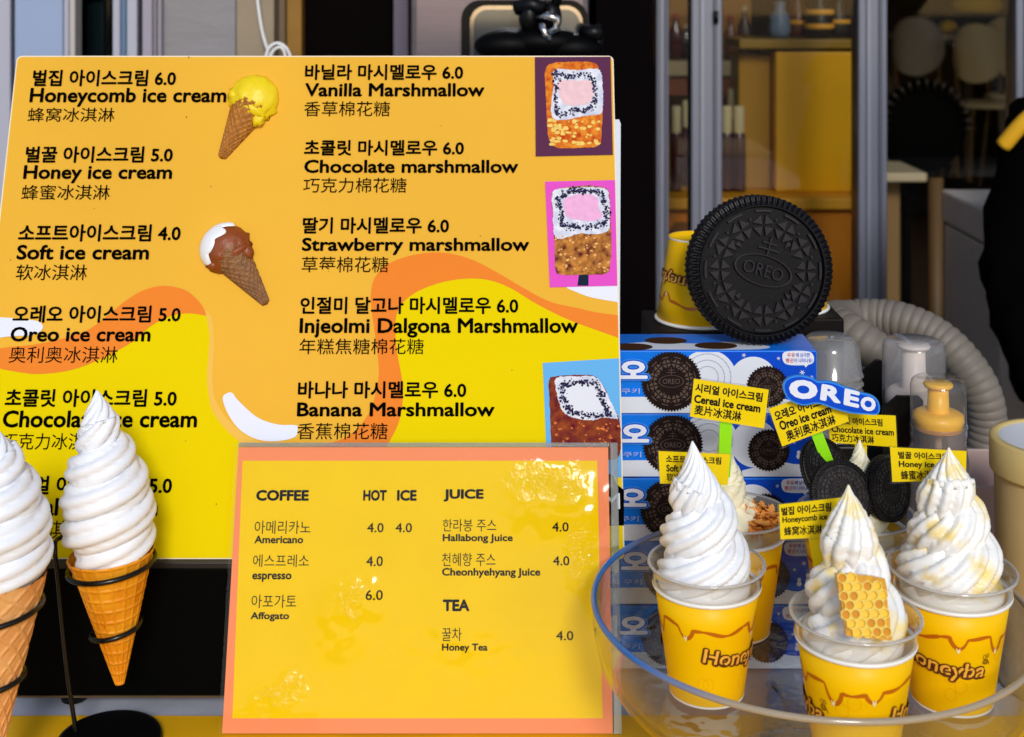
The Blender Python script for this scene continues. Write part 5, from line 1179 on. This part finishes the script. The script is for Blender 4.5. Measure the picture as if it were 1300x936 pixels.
# seating area
YS = 9.4
FZ = GZ+0.04
M_wood = mat('leg_wood', (140, 108, 66), 0.5); M_seat = mat('seat_beige', (236, 214, 170), 0.6); M_backg = mat('chair_grey', (186, 176, 164), 0.6)
t = thing('bar_table', (P(1215, 0, YS).x, YS, FZ), 'tall pale bar table carrying the bee toy', 'table')
zt = P(0, 42, YS).z
MB().bb(P(1120, 0, YS).x, P(1310, 0, YS).x, YS-0.3, YS+0.3, zt-0.035, zt, 0.008).build('table_top', M_seat, t)
for u in (1128, 1228, 1302): MB().bb(P(u, 0, YS).x-0.03, P(u, 0, YS).x+0.03, YS-0.03, YS+0.03, FZ, zt-0.036).build('leg', mat('brown_leg', (90, 70, 44), 0.5), t)
def chair(u, Y, label, bm_, seatz):
    x = P(u, 0, Y).x; t = thing('bar_chair', (x, Y, FZ), label, 'chair', 'round backed chairs inside the shop', local=True)
    h = seatz-FZ
    MB().lathe([(0.0005, h), (0.19, h), (0.205, h-0.015), (0.2, h-0.04), (0.0005, h-0.045)], 36).build('seat', M_seat, t)
    vs = []; fs = []; n = 20; m = 12
    for j in range(m+1):
        for k in range(n+1):
            a = -1.0+2.0*k/n; zc_ = h+0.30+0.20*(j/m*2-1)*math.sqrt(max(0.02, 1-(a/1.02)**2)*1.0)
            vs.append((0.21*sin(a), 0.21*cos(a), zc_))
    for j in range(m):
        for k in range(n): q_ = j*(n+1)+k; fs.append((q_, q_+1, q_+n+2, q_+n+1))
    o = len(vs); vs += [(p[0]*0.9, p[1]*0.9, p[2]) for p in vs]; fs += [tuple(reversed([i+o for i in f])) for f in fs]
    MB().add(vs, fs, True).build('backrest', bm_, t)
    for sx_ in (-1, 1):
        for sy_ in (-1, 1): MB().tube([(0.13*sx_, 0.13*sy_, h-0.04), (0.19*sx_, 0.19*sy_, 0)], 0.012, 10).build('leg', M_wood, t)
        MB().tube([(0.14*sx_, 0.12, h-0.02), (0.15*sx_, 0.16, h+0.2)], 0.011, 10).build('back_support', M_wood, t)
chair(1173, 8.9, 'grey round backed chair left of the table leg', M_backg, P(0, 118, 8.9).z); chair(1252, 8.8, 'beige seated chair right of the table leg', M_seat, P(0, 124, 8.8).z-0.02)
chair(1290, 8.95, 'pale round backed chair beside the right window post', M_seat, P(0, 118, 8.95).z)
# black armchair nearer the glass
t = thing('black_armchair', (P(1180, 0, 5.6).x, 5.6, FZ), 'black round backed armchair in the dark part of the shop', 'armchair', local=True)
M_bk = mat('armchair_black', (4, 3, 3), 0.8, spec=0.05); hc_ = P(0, 165, 5.6).z-FZ
mb = MB(); mb.ball((0, 0.1, hc_), (0.19, 0.04, 0.20), None, 28); mb.build('backrest', M_bk, t)
for k in range(17):
    a = PI*k/16; MB().tube([(0.16*cos(a), 0.04, hc_+0.17*sin(a)), (0.205*cos(a), 0.04, hc_+0.215*sin(a))], 0.008, 6).build('rib', mat('rib_brown', (34, 25, 18), 0.4), t)
MB().bb(-0.2, 0.2, -0.3, 0.15, hc_-0.32, hc_-0.22, 0.03).build('seat', M_bk, t)
for x in (-0.17, 0.17):
    for y in (-0.25, 0.1): MB().bb(x-0.015, x+0.015, y-0.015, y+0.015, 0, hc_-0.321).build('leg', M_bk, t)
t = thing('white_side_table', (P(1145, 0, 4.6).x, 4.6, FZ), 'low white side table just right of the aluminium post', 'table')
zt = P(0, 212, 4.6).z
MB().bb(P(1095, 0, 4.6).x, P(1160, 0, 4.6).x, 4.45, 4.75, zt-0.03, zt, 0.005).build('table_top', mat('table_white', (196, 180, 150), 0.5), t)
MB().bb(P(1128, 0, 4.6).x-0.03, P(1128, 0, 4.6).x+0.03, 4.57, 4.63, FZ, zt-0.031).build('leg', M_wood, t)
MB().lathe([(0.022, FZ), (0.022, P(0, 226, 4.0).z), (0.0005, P(0, 226, 4.0).z)], 24, (P(1188, 0, 4.0).x, 4.0, 0)).build('wooden_post', mat('post_wood', (110, 84, 54), 0.5), label='round brown post standing beside the white cabinet', cat='post')
# bee toy
zt = P(0, 42, YS).z+0.001
t = thing('bee_toy', (P(1245, 0, YS-0.1).x, YS-0.1, zt), 'yellow and black striped bee toy sitting on the bar table', 'toy', local=True)
M_by = mat('plush_yellow', (255, 206, 60), 0.9, bump=0.4, bscale=120); M_bb = mat('plush_black', (16, 14, 12), 0.9)
for k, (dx, z, r, m) in enumerate(((-0.03, 0.10, 0.17, M_bb), (-0.01, 0.20, 0.175, M_by), (0.01, 0.30, 0.16, M_bb), (0.03, 0.38, 0.13, M_by))):
    MB().ball((dx, 0.05, z), (r, r*0.9, 0.085), None, 28).build('body_band', m, t)
MB().ball((0.04, 0.02, 0.55), 0.15, None, 28).build('head', M_by, t)
for x, y in ((-0.22, -0.08), (0.17, -0.08)):
    MB().tube([(x*0.3, 0, 0.10), (x*0.7, -0.05, 0.09), (x, y, 0.05)], 0.05, 14).build('limb', M_bb, t); MB().ball((x*1.15, y-0.01, 0.048), (0.07, 0.055, 0.047), None, 20).build('foot', M_by, t)
for x in (-0.06, 0.14): MB().ball((x, -0.115, 0.57), 0.016).build('eye', M_bb, t)
for x in (0.0, 0.10): MB().tube([(x, 0, 0.68), (x+(x-0.05)*0.5, -0.01, 0.76)], 0.008, 8).build('antenna', M_bb, t)
# white cabinet outside
t = thing('white_cabinet', (1.15, 2.8, GZ), 'off white cabinet partly behind the person in black', 'cabinet')
zt = P(0, 240, 2.975).z
M_cab = mat('cabinet_offwhite', (220, 206, 192), 0.5, var=0.03)
MB().bb(0.955, 1.6, 2.62, 2.96, GZ, zt-0.075, 0.004).build('body', M_cab, t); MB().bb(0.952, 1.61, 2.61, 2.972, zt-0.07, zt, 0.006).build('top', M_cab, t)

# ------------------------------------------------------------------ person in a black coat, mostly outside the frame
def skin(name, chains, m, parent, sub=1, root=0):
    vs = []; es = []; rad = []; idx = {}
    for ch_ in chains:
        prev = None
        for (p, r) in ch_:
            key = tuple(round(x, 4) for x in p)
            if key not in idx: idx[key] = len(vs); vs.append(p); rad.append(r)
            i = idx[key]
            if prev is not None and prev != i: es.append((prev, i))
            prev = i
    me = bpy.data.meshes.new('s'); me.from_pydata(vs, es, []); o = bpy.data.objects.new('s', me); COL.objects.link(o)
    md = o.modifiers.new('s', 'SKIN'); md.use_smooth_shade = True
    for i, sv in enumerate(me.skin_vertices[0].data):
        r = rad[i]; sv.radius = r if hasattr(r, '__len__') else (r, r); sv.use_root = (i == root)
    ms = o.modifiers.new('b', 'SUBSURF'); ms.levels = sub; ms.render_levels = sub
    m2 = bpy.data.meshes.new_from_object(o.evaluated_get(bpy.context.evaluated_depsgraph_get())); bpy.data.objects.remove(o)
    m2.materials.clear(); m2.materials.append(m); m2.name = name
    for p in m2.polygons: p.use_smooth = True
    return link(name, m2, parent)
PX, PY = 1.105, 2.33
t = thing('person', (PX, PY, GZ), 'person in a black fleece coat with a yellow strap at the right edge', 'person', local=True)
M_skin = mat('skin', (214, 158, 124), 0.5, sss=0.1); M_coat = mat('coat_black', (3, 3, 4), 1.0, spec=0.05, bump=0.8, bscale=60); M_trs = mat('trousers_dark', (26, 28, 36), 0.8)
leg = lambda s_: [((0, 0, 0.88), (0.13, 0.10)), ((0.09*s_, 0, 0.84), 0.085), ((0.10*s_, -0.01, 0.47), 0.055), ((0.10*s_, 0.02, 0.09), 0.036), ((0.11*s_, -0.09, 0.035), 0.035), ((0.11*s_, -0.16, 0.03), 0.028)]
def arm(s_): return [((0, 0.0, 1.28), (0.14, 0.09)), ((0.17*s_, 0, 1.30), 0.055), ((0.215*s_, 0.0, 1.05), 0.040), ((0.185*s_, -0.06, 0.86), 0.030), ((0.175*s_, -0.08, 0.79), 0.024), ((0.172*s_, -0.09, 0.75), (0.030, 0.016)), ((0.170*s_, -0.095, 0.715), (0.034, 0.014))]
fing = []
for s_ in (-1, 1):
    for k, (dx, L) in enumerate(((-0.024, 0.060), (-0.008, 0.072), (0.008, 0.068), (0.023, 0.052))):
        b = (0.170*s_+dx*0.9, -0.097, 0.705); fing.append([((0.170*s_, -0.095, 0.715), (0.034, 0.014)), (b, 0.0095), ((b[0]+dx*0.1, b[1]-0.006, b[2]-L*0.5), 0.0085), ((b[0]+dx*0.05, b[1]-0.022*(-0.3), b[2]-L), 0.007)])
    fing.append([((0.172*s_, -0.09, 0.75), (0.030, 0.016)), ((0.172*s_-0.035*s_, -0.105, 0.735), 0.0105), ((0.172*s_-0.046*s_, -0.118, 0.705), 0.009), ((0.172*s_-0.048*s_, -0.122, 0.685), 0.0075)])
torso = [((0, 0, 0.88), (0.13, 0.10)), ((0, 0, 1.08), (0.125, 0.09)), ((0, 0.0, 1.28), (0.14, 0.09)), ((0, 0.01, 1.40), 0.055), ((0, -0.01, 1.46), 0.055), ((0, -0.015, 1.56), (0.072, 0.088)), ((0, -0.01, 1.63), (0.066, 0.078)), ((0, 0, 1.665), 0.035)]
skin('body', [torso, leg(1), leg(-1), arm(1), arm(-1)]+fing, M_skin, t, 2)
coat = skin('coat', [[((0, 0, 0.70), (0.175, 0.135)), ((0, 0, 0.90), (0.165, 0.13)), ((0, 0, 1.10), (0.155, 0.12)), ((0, 0, 1.28), (0.165, 0.11)), ((0, 0.01, 1.385), (0.075, 0.07))]]+[[((0, 0, 1.28), (0.165, 0.11)), ((0.18*s_, 0, 1.285), 0.078), ((0.235*s_, 0, 1.05), 0.066), ((0.205*s_, -0.06, 0.88), 0.056), ((0.190*s_, -0.075, 0.80), 0.047)] for s_ in (-1, 1)], M_coat, t, 2)
for q in coat.data.vertices:
    d = noise.noise(Vector(q.co)*42)*0.016; q.co += q.normal*d
skin('trousers', [[((0, 0, 0.86), (0.14, 0.11)), ((0.09*s_, 0, 0.80), 0.098), ((0.10*s_, -0.01, 0.47), 0.072), ((0.10*s_, 0.02, 0.11), 0.056)] for s_ in (-1, 1)], M_trs, t, 2)
mb = MB(); vs = []; fs = []; n = 24
for i in range(n//2+1):
    for k in range(n):
        a = PI*i/(n//2); ph = 2*PI*k/n; dd = Vector((sin(a)*cos(ph), sin(a)*sin(ph), cos(a))); z = 1.60+dd.z*0.105*(1.5 if dd.z < 0 and dd.y > -0.1 else 1)
        y = dd.y*0.112+0.012
        if dd.y < -0.35 and z < 1.63: y = -0.03
        vs.append((dd.x*0.092, y, z))
for i in range(n//2):
    for k in range(n): fs.append((i*n+k, (i+1)*n+k, (i+1)*n+(k+1) % n, i*n+(k+1) % n))
mb.add(vs, fs, True); mb.build('hair', mat('hair_dark', (24, 18, 16), 0.5, bump=0.5, bscale=90, stretch=(6, 6, 1)), t)
for s_ in (-1, 1):
    MB().ball((0.028*s_, -0.088, 1.565), (0.013, 0.008, 0.007), None, 14).build('eye', M_white, t); MB().ball((0.028*s_, -0.0955, 1.565), (0.005, 0.003, 0.005), None, 12).build('pupil', M_ink, t)
    MB().ball((0.077*s_, 0.0, 1.55), (0.010, 0.018, 0.030), None, 14).build('ear', M_skin, t)
MB().ball((0, -0.103, 1.54), (0.012, 0.014, 0.022), None, 14).build('nose', M_skin, t); MB().ball((0, -0.094, 1.505), (0.022, 0.006, 0.006), None, 14).build('mouth', mat('lips', (176, 90, 84), 0.5), t)
for s_ in (-1, 1): MB().bb(0.11*s_-0.045, 0.11*s_+0.045, -0.19, 0.06, 0, 0.075, 0.02).build('shoe', M_black, t)
mb = MB().tube(spline([(-0.262, -0.03, 1.262), (-0.225, -0.055, 1.315), (-0.16, -0.075, 1.362), (-0.10, -0.09, 1.375), (-0.04, -0.11, 1.34)], 6, False), 0.014, 10); mb.build('yellow_strap', mat('strap_yellow', (236, 176, 30), 0.6), t)
MB().bb(P(1272, 0, 2.7).x, P(1340, 0, 2.7).x, 2.45, 2.58, GZ, P(0, 505, 2.45).z, 0.02).build('yellow_crate', mat('crate_yellow', (216, 150, 20), 0.5), label='yellow plastic crate standing below the black coat at the right edge', cat='crate')
clean_props()
